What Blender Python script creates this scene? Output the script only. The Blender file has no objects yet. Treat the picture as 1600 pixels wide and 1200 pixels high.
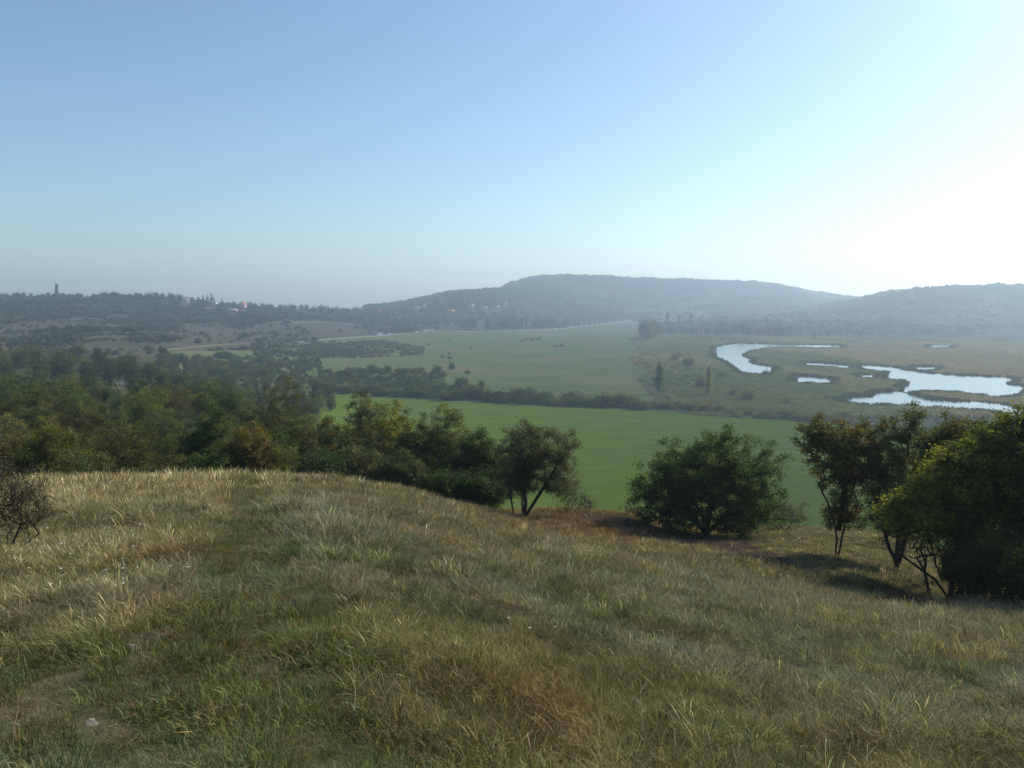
import bpy, math
import numpy as np
from math import radians, sin, cos, tan, atan, pi

S = bpy.context.scene
COL = S.collection

# ------------------------------------------------------------------ camera
F = 1256.0                      # focal length in px of the 1600 px wide photograph
PITCH = radians(5.9)
EYE = 48.0                      # eye height above the valley floor
cam_d = bpy.data.cameras.new('camera')
cam = bpy.data.objects.new('camera', cam_d); COL.objects.link(cam)
cam_d.sensor_width = 36.0
cam_d.lens = 36.0 * F / 1600.0
cam_d.clip_start = 0.1
cam_d.clip_end = 40000
cam.location = (0, 0, EYE)
cam.rotation_euler = (pi / 2 - PITCH, 0, 0)
S.camera = cam

# ------------------------------------------------------------------ sky, sun, exposure
SUN_AZ, SUN_EL = radians(56), radians(35)          # azimuth to the right of the view
w = bpy.data.worlds.new('World'); S.world = w; w.use_nodes = True
nt = w.node_tree; nt.nodes.clear()
sky = nt.nodes.new('ShaderNodeTexSky'); sky.sky_type = 'NISHITA'
sky.sun_disc = False
sky.sun_elevation = SUN_EL; sky.sun_rotation = SUN_AZ
sky.altitude = 100; sky.air_density = 1.0; sky.dust_density = 1.0; sky.ozone_density = 1.6
bg = nt.nodes.new('ShaderNodeBackground'); bg.inputs['Strength'].default_value = 0.112
wo = nt.nodes.new('ShaderNodeOutputWorld')
wb = nt.nodes.new('ShaderNodeMix'); wb.data_type = 'RGBA'; wb.blend_type = 'MULTIPLY'; wb.inputs[0].default_value = 1
wb.inputs[7].default_value = (.89, 1.0, 1.045, 1)     # cool white balance of the camera
nt.links.new(sky.outputs[0], wb.inputs[6]); nt.links.new(wb.outputs[2], bg.inputs[0]); nt.links.new(bg.outputs[0], wo.inputs[0])

sun_d = bpy.data.lights.new('sun', 'SUN'); sun_d.energy = 5.0; sun_d.angle = radians(0.6)
sun_d.color = (1.0, 0.95, 0.84)
sun = bpy.data.objects.new('sun', sun_d); COL.objects.link(sun)
sun.rotation_euler = (pi / 2 - SUN_EL, 0, -SUN_AZ + pi)
S.view_settings.view_transform = 'Standard'; S.view_settings.look = 'None'
S.view_settings.gamma = 1.0; S.view_settings.use_curve_mapping = False
S.view_settings.exposure = 0.35
S.cycles.volume_bounces = 1
HAZE = 0.00029
HAZE_COL = (0.66, 0.82, 1.0)

# ------------------------------------------------------------------ helpers: noise
def _hash(ix, iy, seed):
    h = (ix.astype(np.int64) * 374761393 + iy.astype(np.int64) * 668265263 + seed * 974711) & 0xffffffff
    h = ((h ^ (h >> 13)) * 1274126177) & 0xffffffff
    return ((h ^ (h >> 16)) & 0xffff) / 65535.0
def vnoise(x, y, seed=0):
    x = np.asarray(x, float); y = np.asarray(y, float)
    ix = np.floor(x); iy = np.floor(y); fx = x - ix; fy = y - iy
    fx = fx * fx * (3 - 2 * fx); fy = fy * fy * (3 - 2 * fy)
    a = _hash(ix, iy, seed); b = _hash(ix + 1, iy, seed); c = _hash(ix, iy + 1, seed); d = _hash(ix + 1, iy + 1, seed)
    return (a * (1 - fx) + b * fx) * (1 - fy) + (c * (1 - fx) + d * fx) * fy
def fbm(x, y, seed=0, oct=3):
    s = 0; a = 1; t = 0
    for i in range(oct):
        s = s + a * vnoise(x * 2 ** i + 17.3 * i, y * 2 ** i - 9.1 * i, seed + i); t += a; a *= .5
    return s / t
def sstep(a, b, x):
    t = np.clip((np.asarray(x, float) - a) / (b - a), 0, 1); return t * t * (3 - 2 * t)

# ------------------------------------------------------------------ helpers: measuring in the photograph
def slope(py):                                     # drop per metre forward of the sight line through row py
    v = (600 - np.asarray(py, float)) / F
    return -(v * cos(PITCH) - sin(PITCH)) / (cos(PITCH) + v * sin(PITCH))
def tx(px, py):                                    # sideways metres per metre forward
    v = (600 - np.asarray(py, float)) / F
    return (np.asarray(px, float) - 800) / F / (cos(PITCH) + v * sin(PITCH))
def proj(x, y, z):
    dz = z - EYE
    dep = y * cos(PITCH) - dz * sin(PITCH); up = y * sin(PITCH) + dz * cos(PITCH)
    return 800 + F * x / dep, 600 - F * up / dep

# ------------------------------------------------------------------ terrain
def near_z(x, y):
    x = np.asarray(x, float); y = np.asarray(y, float)
    u = x + .22 * y
    ramp = (u + np.sqrt(u * u + 2.2)) / 2 - .7416
    v = x - .35 * y; ramp2 = (v + np.sqrt(v * v + 4)) / 2 - 1.0
    yc = np.clip(y, 0, None)
    b = .0016 * sstep(.30, .0, x / np.maximum(yc, 3)) + .0002
    q = b * yc ** 2
    return -1.65 - .10 * y - .33 * ramp + .29 * ramp2 - q - .045 * (np.clip(-x - 3, 0, 25))
TPX = [0, 200, 400, 600, 700, 770, 800, 860, 1000, 1100, 1200, 1320, 1400, 1600]
TY = [24, 32, 40, 50, 65, 85, 115, 150, 200, 270, 350, 480, 640, 850, 1100, 1400, 1750, 2200, 2700, 3500, 5500]
N_ = None
TAB = [
 [N_, N_, -10.3, -12.4, -13.8, -15.5, -18, -21, -25, -29, -32, -31, 531, 505, 481, 465, 8, -2, -20, -40, -48],
 [N_, N_, -10.2, -12.6, -14.6, -17, -19.5, -22.5, -26, -31, -35, -37, 533, 512, 489, 466, 3, -10, -30, -40, -48],
 [N_, N_, -9.7, -12.5, -15, -17.5, -20.5, -24.5, -30, -38, -44, -46, 557, 533, 503, 483, -18, -24, -30, -42, -48],
 [N_, N_, -10.3, -13.3, -18, -25, -34, -41, -47, -48, -48, -48, -48, -47.5, 524, 502, 488, -18, -24, -42, -48],
 [N_, N_, -10.4, -13.8, -19, -27, -36, -44, -48, -48, -48, -48, -48, -48, -46, 506, 474, 461, 12, -20, -48],
 [N_, N_, -10.5, -14.1, -20, -28, -38, -46, -48, -48, -48, -48, -48, -48, -47, 510, 476, 456, 22, 0, -48],
 [N_, N_, -10.6, -14.2, -20, -28, -38, -46, -48, -48, -48, -48, -48, -48, -47, 511, 484, 456, 445, 0, -48],
 [N_, N_, -10.6, -14.2, -20, -28, -39, -47, -48, -48, -48, -48, -48, -48, -48, 514, 492, 460, 433, 30, -48],
 [N_, N_, -10.9, -14.3, -20, -29, -41, -47.5, -48, -48, -48, -48, -48, -48, -48, -47, 504, 470, 439, 40, -48],
 [N_, N_, 831, 825, -19.5, -28, -40, -47.5, -48, -48, -48, -48, -48, -48, -48, -45, 498, 470, 441, 30, -48],
 [878, 855, 833, 822, -19.5, -28, -40, -47.5, -48, -48, -48, -48, -48, -48, -48, 508, 494, 472, 446, 30, -48],
 [880, 860, 842, 828, -20, -29, -40, -47.5, -48, -48, -48, -48, -48, -48, -48, 505, 480, 474, 466, 0, -48],
 [900, 874, 853, 836, -21, -29, -40, -47.5, -48, -48, -48, -48, -48, -48, -48, 500, 460, 10, -10, -30, -48],
 [917, 890, -14, -17, -22, -30, -41, -47.5, -48, -48, -48, -48, -48, -48, -48, 495, 450, 24, 10, -20, -48],
]
t_cols = np.array([(p - 800) / 1264.0 for p in TPX])
LY = np.log(np.array(TY, float))
Z = np.zeros((len(TPX), len(TY)))
for i, row in enumerate(TAB):
    for j, v in enumerate(row):
        if v is None: Z[i, j] = near_z(t_cols[i] * TY[j], TY[j])
        elif v > 300: Z[i, j] = -slope(v) * TY[j]
        else: Z[i, j] = v
Z = np.vstack([Z[0] - 1.5, Z[0] - .6, Z, Z[-1] - 1.0, Z[-1] - 2.0])
t_cols = np.concatenate([[-1.7, -1.0], t_cols, [1.0, 1.7]])
def tangents(x, y):                                # monotone cubic tangents along the last axis
    h = np.diff(x); d = np.diff(y, axis=-1) / h
    m = np.zeros_like(y)
    a, b = d[..., :-1], d[..., 1:]
    with np.errstate(divide='ignore', invalid='ignore'):
        hm = np.where(a * b > 0, 2 * a * b / (a + b), 0)
    m[..., 1:-1] = hm; m[..., 0] = d[..., 0]; m[..., -1] = d[..., -1]
    return m
MZ = tangents(LY, Z)
def cubic(x, xs, i):
    h = xs[i + 1] - xs[i]; t = np.clip((x - xs[i]) / h, 0, 1)
    return h, t, 2 * t ** 3 - 3 * t ** 2 + 1, t ** 3 - 2 * t ** 2 + t, -2 * t ** 3 + 3 * t ** 2, t ** 3 - t ** 2
def table_z(x, y):
    y = np.maximum(y, 20.); t = np.clip(x / y, -1.69, 1.69); ly = np.clip(np.log(y), LY[0], LY[-1])
    j = np.clip(np.searchsorted(LY, ly) - 1, 0, len(LY) - 2)
    i = np.clip(np.searchsorted(t_cols, t) - 1, 0, len(t_cols) - 2)
    h, _, a, b, c, d = cubic(ly, LY, j)
    def colv(k):
        k = np.clip(k, 0, len(t_cols) - 1)
        return a * Z[k, j] + h * b * MZ[k, j] + c * Z[k, j + 1] + h * d * MZ[k, j + 1]
    z0, z1, zm, zp = colv(i), colv(i + 1), colv(i - 1), colv(i + 2)
    im = np.clip(i - 1, 0, None); ip = np.clip(i + 2, None, len(t_cols) - 1)
    H, T, a2, b2, c2, d2 = cubic(t, t_cols, i)
    m0 = (z1 - zm) / np.maximum(t_cols[i + 1] - t_cols[im], 1e-6); m1 = (zp - z0) / np.maximum(t_cols[ip] - t_cols[i], 1e-6)
    return a2 * z0 + H * b2 * m0 + c2 * z1 + H * d2 * m1
def ground(x, y):
    x = np.asarray(x, float); y = np.asarray(y, float)
    wgt = sstep(18, 27, y)
    z = near_z(x, y) * (1 - wgt) + table_z(x, y) * wgt
    mic = (fbm(x * .55, y * .55, 5, 3) - .5) * .34 + (fbm(x * 2.1, y * 2.1, 9, 2) - .5) * .10
    z = z + mic * sstep(60, 40, y)
    xp = np.interp(y, [0, 3.6, 5.8, 9, 20, 30], [-1.1, -1.7, -1.8, -2.9, -6.7, -10])
    z = z - .07 * np.exp(-((x - xp) / .5) ** 2) * sstep(30, 22, y) * sstep(1, 4, y)
    # worn ruts and small banks on the slope by the round tree
    z = z - .28 * np.exp(-(((x - RUT[0]) * .90 - (y - RUT[1]) * .45) / .55) ** 2 - (((x - RUT[0]) * .45 + (y - RUT[1]) * .90) / 2.6) ** 2)
    far = sstep(900, 1300, y)
    z = z + far * (fbm(x * .006, y * .006, 21, 3) - .5) * 12 * sstep(-46, -30, z)
    flat = sstep(60, 180, y) * (1 - sstep(-46, -40, z)) * .6
    z = z + flat * (fbm(x * .012, y * .012, 31, 2) - .5)
    return z + EYE
RUT = (8.9, 30.5)
def G(px, y, py=700):                              # world point on the ground, at distance y, in the direction of column px
    x = float(tx(px, py)) * y
    return (x, y, float(ground(x, y)))
def hit(px, py, z_off=0.0):                        # where the sight line through a pixel meets the terrain
    px = np.atleast_1d(np.asarray(px, float)); py = np.atleast_1d(np.asarray(py, float))
    s = slope(py); t = tx(px, py)
    ys = np.exp(np.linspace(np.log(4), np.log(3700), 900))
    out = np.full((len(px), 3), np.nan)
    for k in range(0, len(px), 2000):
        yy = ys[None, :]; tt = t[k:k + 2000, None]; ss = s[k:k + 2000, None]
        g = ground(tt * yy, yy + 0 * tt) - EYE + z_off
        below = (-ss * yy) < g
        first = np.argmax(below, axis=1); ok = below.any(axis=1)
        y1 = ys[first]; X = t[k:k + 2000] * y1
        r = np.stack([X, y1, ground(X, y1)], 1); r[~ok] = np.nan
        out[k:k + 2000] = r
    return out
def in_poly(px, py, poly):
    px = np.asarray(px); py = np.asarray(py); c = np.zeros(px.shape, bool); n = len(poly)
    for i in range(n):
        x1, y1 = poly[i]; x2, y2 = poly[(i + 1) % n]
        if y1 == y2: continue
        c ^= ((y1 > py) != (y2 > py)) & (px < (x2 - x1) * (py - y1) / (y2 - y1) + x1)
    return c

# ------------------------------------------------------------------ helpers: materials
def new_mat(name):
    m = bpy.data.materials.new(name); m.use_nodes = True
    n = m.node_tree; n.nodes.clear()
    out = n.nodes.new('ShaderNodeOutputMaterial')
    return m, n, out
def nd(n, t, **kw):
    x = n.nodes.new(t)
    for k, v in kw.items(): setattr(x, k, v)
    return x
def noise_fac(n, scale, detail=4, stretch=None, lo=.35, hi=.65, obj=False):
    tc = nd(n, 'ShaderNodeTexCoord'); mp = nd(n, 'ShaderNodeMapping')
    n.links.new(tc.outputs['Object'], mp.inputs[0])
    if stretch: mp.inputs['Scale'].default_value = stretch
    no = nd(n, 'ShaderNodeTexNoise'); no.inputs['Scale'].default_value = scale; no.inputs['Detail'].default_value = detail
    n.links.new(mp.outputs[0], no.inputs[0])
    r = nd(n, 'ShaderNodeMapRange'); r.inputs[1].default_value = lo; r.inputs[2].default_value = hi
    n.links.new(no.outputs[0], r.inputs[0])
    return r.outputs[0]
def mix(n, fac, a, b, mode='MIX'):
    m = nd(n, 'ShaderNodeMix', data_type='RGBA', blend_type=mode)
    for sock, v in ((m.inputs[0], fac), (m.inputs[6], a), (m.inputs[7], b)):
        if hasattr(v, 'links'): n.links.new(v, sock)
        elif isinstance(v, (int, float)): sock.default_value = v
        else: sock.default_value = (*v, 1) if len(v) == 3 else v
    return m.outputs[2]
def earth_mat(name, c1, c2, c3, s1, s2, stretch=None, bump=0, rough=1.0, s3=None, c4=None):
    m, n, out = new_mat(name)
    f1 = noise_fac(n, s1, 5, stretch); f2 = noise_fac(n, s2, 6, stretch)
    c = mix(n, f1, c1, c2); c = mix(n, f2, c, c3)
    if c4: c = mix(n, noise_fac(n, s3, 6, None, .5, .7), c, c4)
    b = nd(n, 'ShaderNodeBsdfDiffuse'); n.links.new(c, b.inputs[0]); b.inputs[1].default_value = rough
    if bump:
        bp = nd(n, 'ShaderNodeBump'); bp.inputs['Strength'].default_value = .8; bp.inputs['Distance'].default_value = bump
        n.links.new(noise_fac(n, s2 * 2, 6, None, 0, 1), bp.inputs['Height']); n.links.new(bp.outputs[0], b.inputs[2])
    n.links.new(b.outputs[0], out.inputs[0]); return m
def leaf_mat(name, inst, trans=.40, gloss=.006):
    """leaf colour = per-leaf colour x colour of the plant it grows on"""
    m, n, out = new_mat(name)
    a = nd(n, 'ShaderNodeAttribute', attribute_name='shade')
    if inst:
        t = nd(n, 'ShaderNodeAttribute', attribute_name='tint', attribute_type='INSTANCER'); tc = t.outputs['Color']
    else:
        t = nd(n, 'ShaderNodeObjectInfo'); tc = t.outputs['Color']
    c = mix(n, 1.0, a.outputs['Color'], tc, 'MULTIPLY')
    d = nd(n, 'ShaderNodeBsdfDiffuse'); tr = nd(n, 'ShaderNodeBsdfTranslucent')
    n.links.new(c, d.inputs[0])
    c2 = mix(n, 1.0, c, (1.25, 1.2, .65), 'MULTIPLY'); n.links.new(c2, tr.inputs[0])
    ms = nd(n, 'ShaderNodeMixShader'); ms.inputs[0].default_value = trans
    n.links.new(d.outputs[0], ms.inputs[1]); n.links.new(tr.outputs[0], ms.inputs[2])
    gl = nd(n, 'ShaderNodeBsdfGlossy'); gl.inputs['Roughness'].default_value = .45; gl.inputs[0].default_value = (.9, .9, .9, 1)
    m2 = nd(n, 'ShaderNodeMixShader'); m2.inputs[0].default_value = gloss
    n.links.new(ms.outputs[0], m2.inputs[1]); n.links.new(gl.outputs[0], m2.inputs[2])
    n.links.new(m2.outputs[0], out.inputs[0]); return m
def flat_mat(name, c, rough=.8, c2=None, scale=3, spec=.3):
    m, n, out = new_mat(name)
    b = nd(n, 'ShaderNodeBsdfPrincipled')
    col = mix(n, noise_fac(n, scale, 5), c, c2 or tuple(v * .75 for v in c))
    n.links.new(col, b.inputs['Base Color']); b.inputs['Roughness'].default_value = rough
    b.inputs['Specular IOR Level'].default_value = spec
    n.links.new(b.outputs[0], out.inputs[0]); return m

M_SOIL = earth_mat('meadow_soil', (.085, .078, .042), (.066, .080, .034), (.115, .092, .056), .5, 3.0, bump=.05, s3=.28, c4=(.075, .050, .030))
M_BARE = earth_mat('bare_soil', (.085, .055, .042), (.060, .042, .034), (.120, .085, .062), 2.5, 9.0, bump=.04)
M_CROP = earth_mat('winter_crop_green', (.128, .188, .018), (.150, .212, .022), (.112, .152, .028), .011, .16, (.30, 1, 1), bump=.1, s3=.035, c4=(.120, .175, .040))
M_PAST = earth_mat('pasture_grass', (.135, .165, .060), (.175, .175, .080), (.110, .145, .055), .006, .035, (.6, 1, 1), s3=.012, c4=(.200, .170, .085))
M_MARSH = earth_mat('marsh_ground', (.11, .115, .06), (.14, .13, .07), (.08, .09, .045), .01, .08)
M_VINE = earth_mat('hillside_ground', (.098, .082, .056), (.080, .092, .048), (.118, .088, .064), .009, .04, (.5, 1, 1), s3=.014, c4=(.062, .082, .040))
M_HILL = earth_mat('hill_ground', (.055, .075, .035), (.085, .100, .045), (.125, .115, .062), .005, .02)
M_SLOPE = earth_mat('slope_ground', (.050, .060, .026), (.070, .066, .034), (.040, .050, .024), .05, .3)
M_LEAF = leaf_mat('leaf', False); M_LEAF_I = leaf_mat('leaf_scattered', True, .3)
M_GRASS = leaf_mat('grass_blade', True, .30, .0)
M_BARK = flat_mat('bark', (.055, .042, .032), .95, (.025, .02, .016), 14)
M_PALE = flat_mat('pale_dead_bark', (.42, .38, .32), .9, (.22, .2, .17), 8)

# ------------------------------------------------------------------ helpers: objects
def tag(o, label=None, cat=None, group=None, kind=None):
    for k, v in (('label', label), ('category', cat), ('group', group), ('kind', kind)):
        if v: o[k] = v
    return o
def mesh_np(name, V, quads=None, tris=None, mats=(), shade=None, smooth=False, link=True, parent=None):
    me = bpy.data.meshes.new(name)
    V = np.asarray(V, np.float32); parts = []; tot = []
    if quads is not None and len(quads): parts.append(np.asarray(quads, np.int32).ravel()); tot.append(np.full(len(quads), 4, np.int32))
    if tris is not None and len(tris): parts.append(np.asarray(tris, np.int32).ravel()); tot.append(np.full(len(tris), 3, np.int32))
    L = np.concatenate(parts); T = np.concatenate(tot)
    me.vertices.add(len(V)); me.vertices.foreach_set('co', V.ravel())
    me.loops.add(len(L)); me.loops.foreach_set('vertex_index', L)
    me.polygons.add(len(T)); me.polygons.foreach_set('loop_start', np.concatenate([[0], np.cumsum(T)[:-1]]).astype(np.int32))
    me.polygons.foreach_set('loop_total', T)
    if smooth: me.polygons.foreach_set('use_smooth', np.ones(len(T), bool))
    me.update(calc_edges=True)
    if shade is not None:
        a = me.attributes.new('shade', 'FLOAT_COLOR', 'POINT')
        c = np.ones((len(V), 4), np.float32); c[:, :3] = shade; a.data.foreach_set('color', c.ravel())
    for m in mats: me.materials.append(m)
    o = bpy.data.objects.new(name, me)
    if link: COL.objects.link(o)
    if parent is not None: o.parent = parent
    return o
def empty(name, loc=(0, 0, 0), rz=0, sc=1.0):
    o = bpy.data.objects.new(name, None); COL.objects.link(o); o.location = loc; o.rotation_euler = (0, 0, rz)
    o.scale = (sc,) * 3 if isinstance(sc, (int, float)) else sc
    o.empty_display_size = .3
    return o
def copy_thing(src, loc, rz, sc, color, label, group):
    r = src.copy(); COL.objects.link(r)
    r.location = loc; r.rotation_euler = (0, 0, rz); r.scale = (sc,) * 3 if isinstance(sc, (int, float)) else sc
    for ch in KIDS[src.name]:
        c = ch.copy(); COL.objects.link(c); c.parent = r
        if color is not None and c.name.startswith(('crown', 'foliage', 'needles')): c.color = (*color, 1)
    if label: r['label'] = label
    if group: r['group'] = group
    return r
KIDS = {}

# ------------------------------------------------------------------ plants
def tubes(A, B, ra, rb, sides=5):
    A = np.asarray(A, float); B = np.asarray(B, float); n = len(A)
    d = B - A; L = np.linalg.norm(d, axis=1, keepdims=True); d = d / np.maximum(L, 1e-9)
    ref = np.where(np.abs(d[:, 2:3]) < .9, np.array([[0, 0, 1.]]), np.array([[1., 0, 0]]))
    u = np.cross(d, ref); u /= np.linalg.norm(u, axis=1, keepdims=True); v = np.cross(d, u)
    ang = np.arange(sides) / sides * 2 * pi
    ring = np.cos(ang)[None, :, None] * u[:, None, :] + np.sin(ang)[None, :, None] * v[:, None, :]
    VA = A[:, None] + ring * np.asarray(ra)[:, None, None]; VB = B[:, None] + ring * np.asarray(rb)[:, None, None]
    V = np.concatenate([VA, VB], 1).reshape(-1, 3)
    k = np.arange(sides); base = (np.arange(n) * 2 * sides)[:, None]
    Q = np.stack([base + k, base + (k + 1) % sides, base + sides + (k + 1) % sides, base + sides + k], -1).reshape(-1, 4)
    return V, Q
def leaves(C, size, rng, aspect=.55, up=.35, along=None):
    n = len(C)
    a = rng.normal(size=(n, 3)); a[:, 2] *= .7
    if along is not None: a = a * .5 + along
    a /= np.linalg.norm(a, axis=1, keepdims=True)
    nn = rng.normal(size=(n, 3)); nn[:, 2] += up * 2
    b = np.cross(a, nn); b /= np.maximum(np.linalg.norm(b, axis=1, keepdims=True), 1e-6)
    s = size * rng.uniform(.65, 1.3, (n, 1))
    h = np.cross(a, b)
    V = np.stack([C - a * s * .5, C + b * s * aspect * .5 + h * s * .08, C + a * s * .5, C - b * s * aspect * .5 + h * s * .08], 1).reshape(-1, 3)
    Q = np.arange(n * 4).reshape(n, 4)
    return V, Q
def gen_plant(seed, lobes, stems, n_clump, n_leaf, leaf, clump_r, r0=.11, shell=.42, bare=.0, pal=None, min_r=.006, twig=.35, flat=.75, up_pen=.7, leaf_aspect=.55, tips=3):
    """stems: polylines; lobes: (centre, radii). Returns wood (V,Q) and foliage (V,Q,shade)."""
    rng = np.random.default_rng(seed)
    lob = [(np.array(c, float), np.array(r, float)) for c, r in lobes]
    vol = np.array([np.prod(r) ** .75 for _, r in lob]); vol /= vol.sum()
    which = rng.choice(len(lob), n_clump, p=vol)
    d = rng.normal(size=(n_clump, 3)); d /= np.linalg.norm(d, axis=1, keepdims=True)
    rr = rng.uniform(0, 1, n_clump) ** shell
    ln = 1 + .28 * np.sin(d[:, 0] * 5.1 + seed) * np.cos(d[:, 1] * 4.3 + d[:, 2] * 3.7 + seed)   # uneven outline
    T = np.array([lob[k][0] for k in which]) + d * (rr * ln)[:, None] * np.array([lob[k][1] for k in which])
    T = T[T[:, 2] > .15]
    P = []; par = []
    for st in stems:
        st = np.array(st, float); prev = -1
        for k in range(len(st) - 1):
            L = np.linalg.norm(st[k + 1] - st[k]); m = max(1, int(L / .3))
            for q in range(m):
                if k > 0 and q == 0: continue
                P.append(st[k] + (st[k + 1] - st[k]) * q / m + rng.normal(0, .02, 3)); par.append(prev); prev = len(P) - 1
        P.append(st[-1]); par.append(prev)
    P0 = np.array(P); nst = len(P)
    order = np.argsort([np.min(np.linalg.norm(P0 - t, axis=1)) for t in T])
    cap = nst + len(T) * 14
    PP = np.zeros((cap, 3)); PP[:nst] = P0; PA = np.full(cap, -1, int); PA[:nst] = par; n = nst
    tips_i = []
    stepn = max(.3, np.mean([r.mean() for _, r in lob]) * .16)
    for ti in order:
        t = T[ti]; df = t - PP[:n]; dd = np.linalg.norm(df, axis=1) + up_pen * np.maximum(0, PP[:n, 2] - t[2] + .1)
        # a trunk starts to branch only above its foot
        j = int(np.argmin(dd)); st = PP[j]; L = np.linalg.norm(t - st)
        m = int(np.clip(L / stepn, 1, 12)); prev = j
        side = rng.normal(0, .12 * L, 3); side[2] = abs(side[2]) * .6
        for q in range(1, m + 1):
            f = q / m
            if n >= cap: break
            PP[n] = st + (t - st) * f + side * math.sin(pi * f) * (1 if m > 1 else 0); PA[n] = prev; prev = n; n += 1
        tips_i.append(prev)
    P = PP[:n]; par = PA[:n]
    w_ = np.zeros(n); w_[tips_i] = 1
    for k in range(n - 1, -1, -1):
        if par[k] >= 0 and k > par[k]: w_[par[k]] += w_[k]
    R = np.maximum(min_r, r0 * (w_ / max(w_.max(), 1)) ** .5)
    e = np.where(par >= 0)[0]
    A, B, ra, rb = P[par[e]], P[e], R[par[e]].copy(), R[e]
    ra = np.minimum(ra, rb * 1.35)
    # twigs past the tips
    tp = P[tips_i]; m = len(tp) * tips
    dirs = rng.normal(size=(m, 3)); dirs[:, 2] += .5; dirs /= np.linalg.norm(dirs, axis=1, keepdims=True)
    tw_a = np.repeat(tp, tips, 0); tw_b = tw_a + dirs * clump_r * rng.uniform(.6, 1.4, (m, 1))
    A = np.vstack([A, tw_a]); B = np.vstack([B, tw_b])
    ra = np.concatenate([ra, np.full(m, min_r * .9)]); rb = np.concatenate([rb, np.full(m, min_r * .4)])
    WV, WQ = tubes(A, B, ra, rb, 5)
    # leaves
    pal = pal or [(1, 1, 1)]
    keep = rng.uniform(size=len(tp)) >= bare
    cl = tp[keep]; nl = max(1, int(n_leaf))
    cr = rng.normal(size=(len(cl) * nl, 3)) * np.array([1, 1, flat]) * clump_r * .62
    C = np.repeat(cl, nl, 0) + cr
    LV, LQ = leaves(C, leaf, rng, leaf_aspect)
    cp = np.array(pal, float)[rng.integers(0, len(pal), len(cl))] * rng.uniform(.8, 1.2, (len(cl), 1))
    sh = np.repeat(cp, nl, 0) * rng.uniform(.65, 1.4, (len(C), 1)) * (1 + rng.normal(0, .07, (len(C), 3)))
    sh = np.repeat(np.clip(sh, .01, 3), 4, 0)
    return WV, WQ, LV, LQ, sh
def plant(name, loc, rz=0, sc=1.0, label=None, cat='tree', group=None, color=(1, 1, 1), bark=M_BARK, wood='trunk', fol='crown', wood_smooth=True, **kw):
    WV, WQ, LV, LQ, sh = gen_plant(**kw)
    r = empty(name, loc, rz, sc)
    a = mesh_np(wood if cat == 'tree' else ('branches' if wood == 'trunk' else wood), WV, quads=WQ, mats=[bark], parent=r, smooth=wood_smooth)
    kids = [a]
    if len(LV):
        b = mesh_np(fol, LV, quads=LQ, mats=[M_LEAF], shade=sh, parent=r); b.color = (*color, 1); kids.append(b)
    KIDS[r.name] = kids
    return tag(r, label, cat, group)

# ------------------------------------------------------------------ build terrain meshes, split by land cover
FIELD = [(300, 612), (480, 614), (600, 622), (750, 631), (900, 637), (1000, 643), (1130, 651), (1260, 662), (1420, 674), (1800, 700), (1900, 1100), (300, 1100)]
PAST = [(380, 548), (480, 535), (590, 526), (700, 519), (860, 514), (985, 501), (1000, 503), (1003, 520), (985, 530), (1000, 545), (980, 566), (1015, 580), (990, 592), (1020, 625), (1010, 645), (740, 636), (300, 612), (255, 565), (255, 549)]
MARSH = [(1003, 520), (1120, 521), (1320, 528), (1480, 529), (1640, 534), (2100, 540), (2100, 760), (1800, 700), (1420, 674), (1260, 662), (1130, 651), (1010, 645), (1020, 625), (990, 592), (1015, 580), (980, 566), (1000, 545), (985, 530)]
def zone(px, py, y):
    k = np.zeros(px.shape, int)                    # 0 slope
    k[(y > 500)] = 4                               # hillside
    k[(y > 1180) & (px > 560)] = 5                 # hills
    k[(y > 1050) & (px > 1040)] = 5
    k[in_poly(px, py, PAST) & (y > 300)] = 2
    k[in_poly(px, py, MARSH) & (y > 300)] = 3
    k[in_poly(px, py, FIELD) & (y > 100) & (y < 520) & (px > 480)] = 1
    return k
BARE = [[(905, 800), (965, 806), (1020, 818), (1050, 832), (1130, 838), (1190, 856), (1235, 874), (1240, 886), (1215, 884), (1150, 872), (1105, 858), (1075, 850), (1010, 838), (950, 820), (905, 812)],
        [(400, 935), (480, 930), (480, 950), (410, 952)], [(195, 990), (260, 988), (270, 1015), (180, 1018)], [(100, 1120), (170, 1118), (160, 1145), (90, 1148)], [(335, 1112), (365, 1110), (360, 1128), (330, 1126)], [(990, 838), (1070, 838), (1060, 846), (1000, 846)]]
def is_bare(x, y, z):
    px, py = proj(x, np.maximum(y, .5), z); n = fbm(x * 1.4, y * 1.4, 51, 2)
    k = np.zeros(np.shape(x), bool)
    for p in BARE: k |= in_poly(px, py, p)
    return k & (n > .36) & (y > 1)
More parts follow.
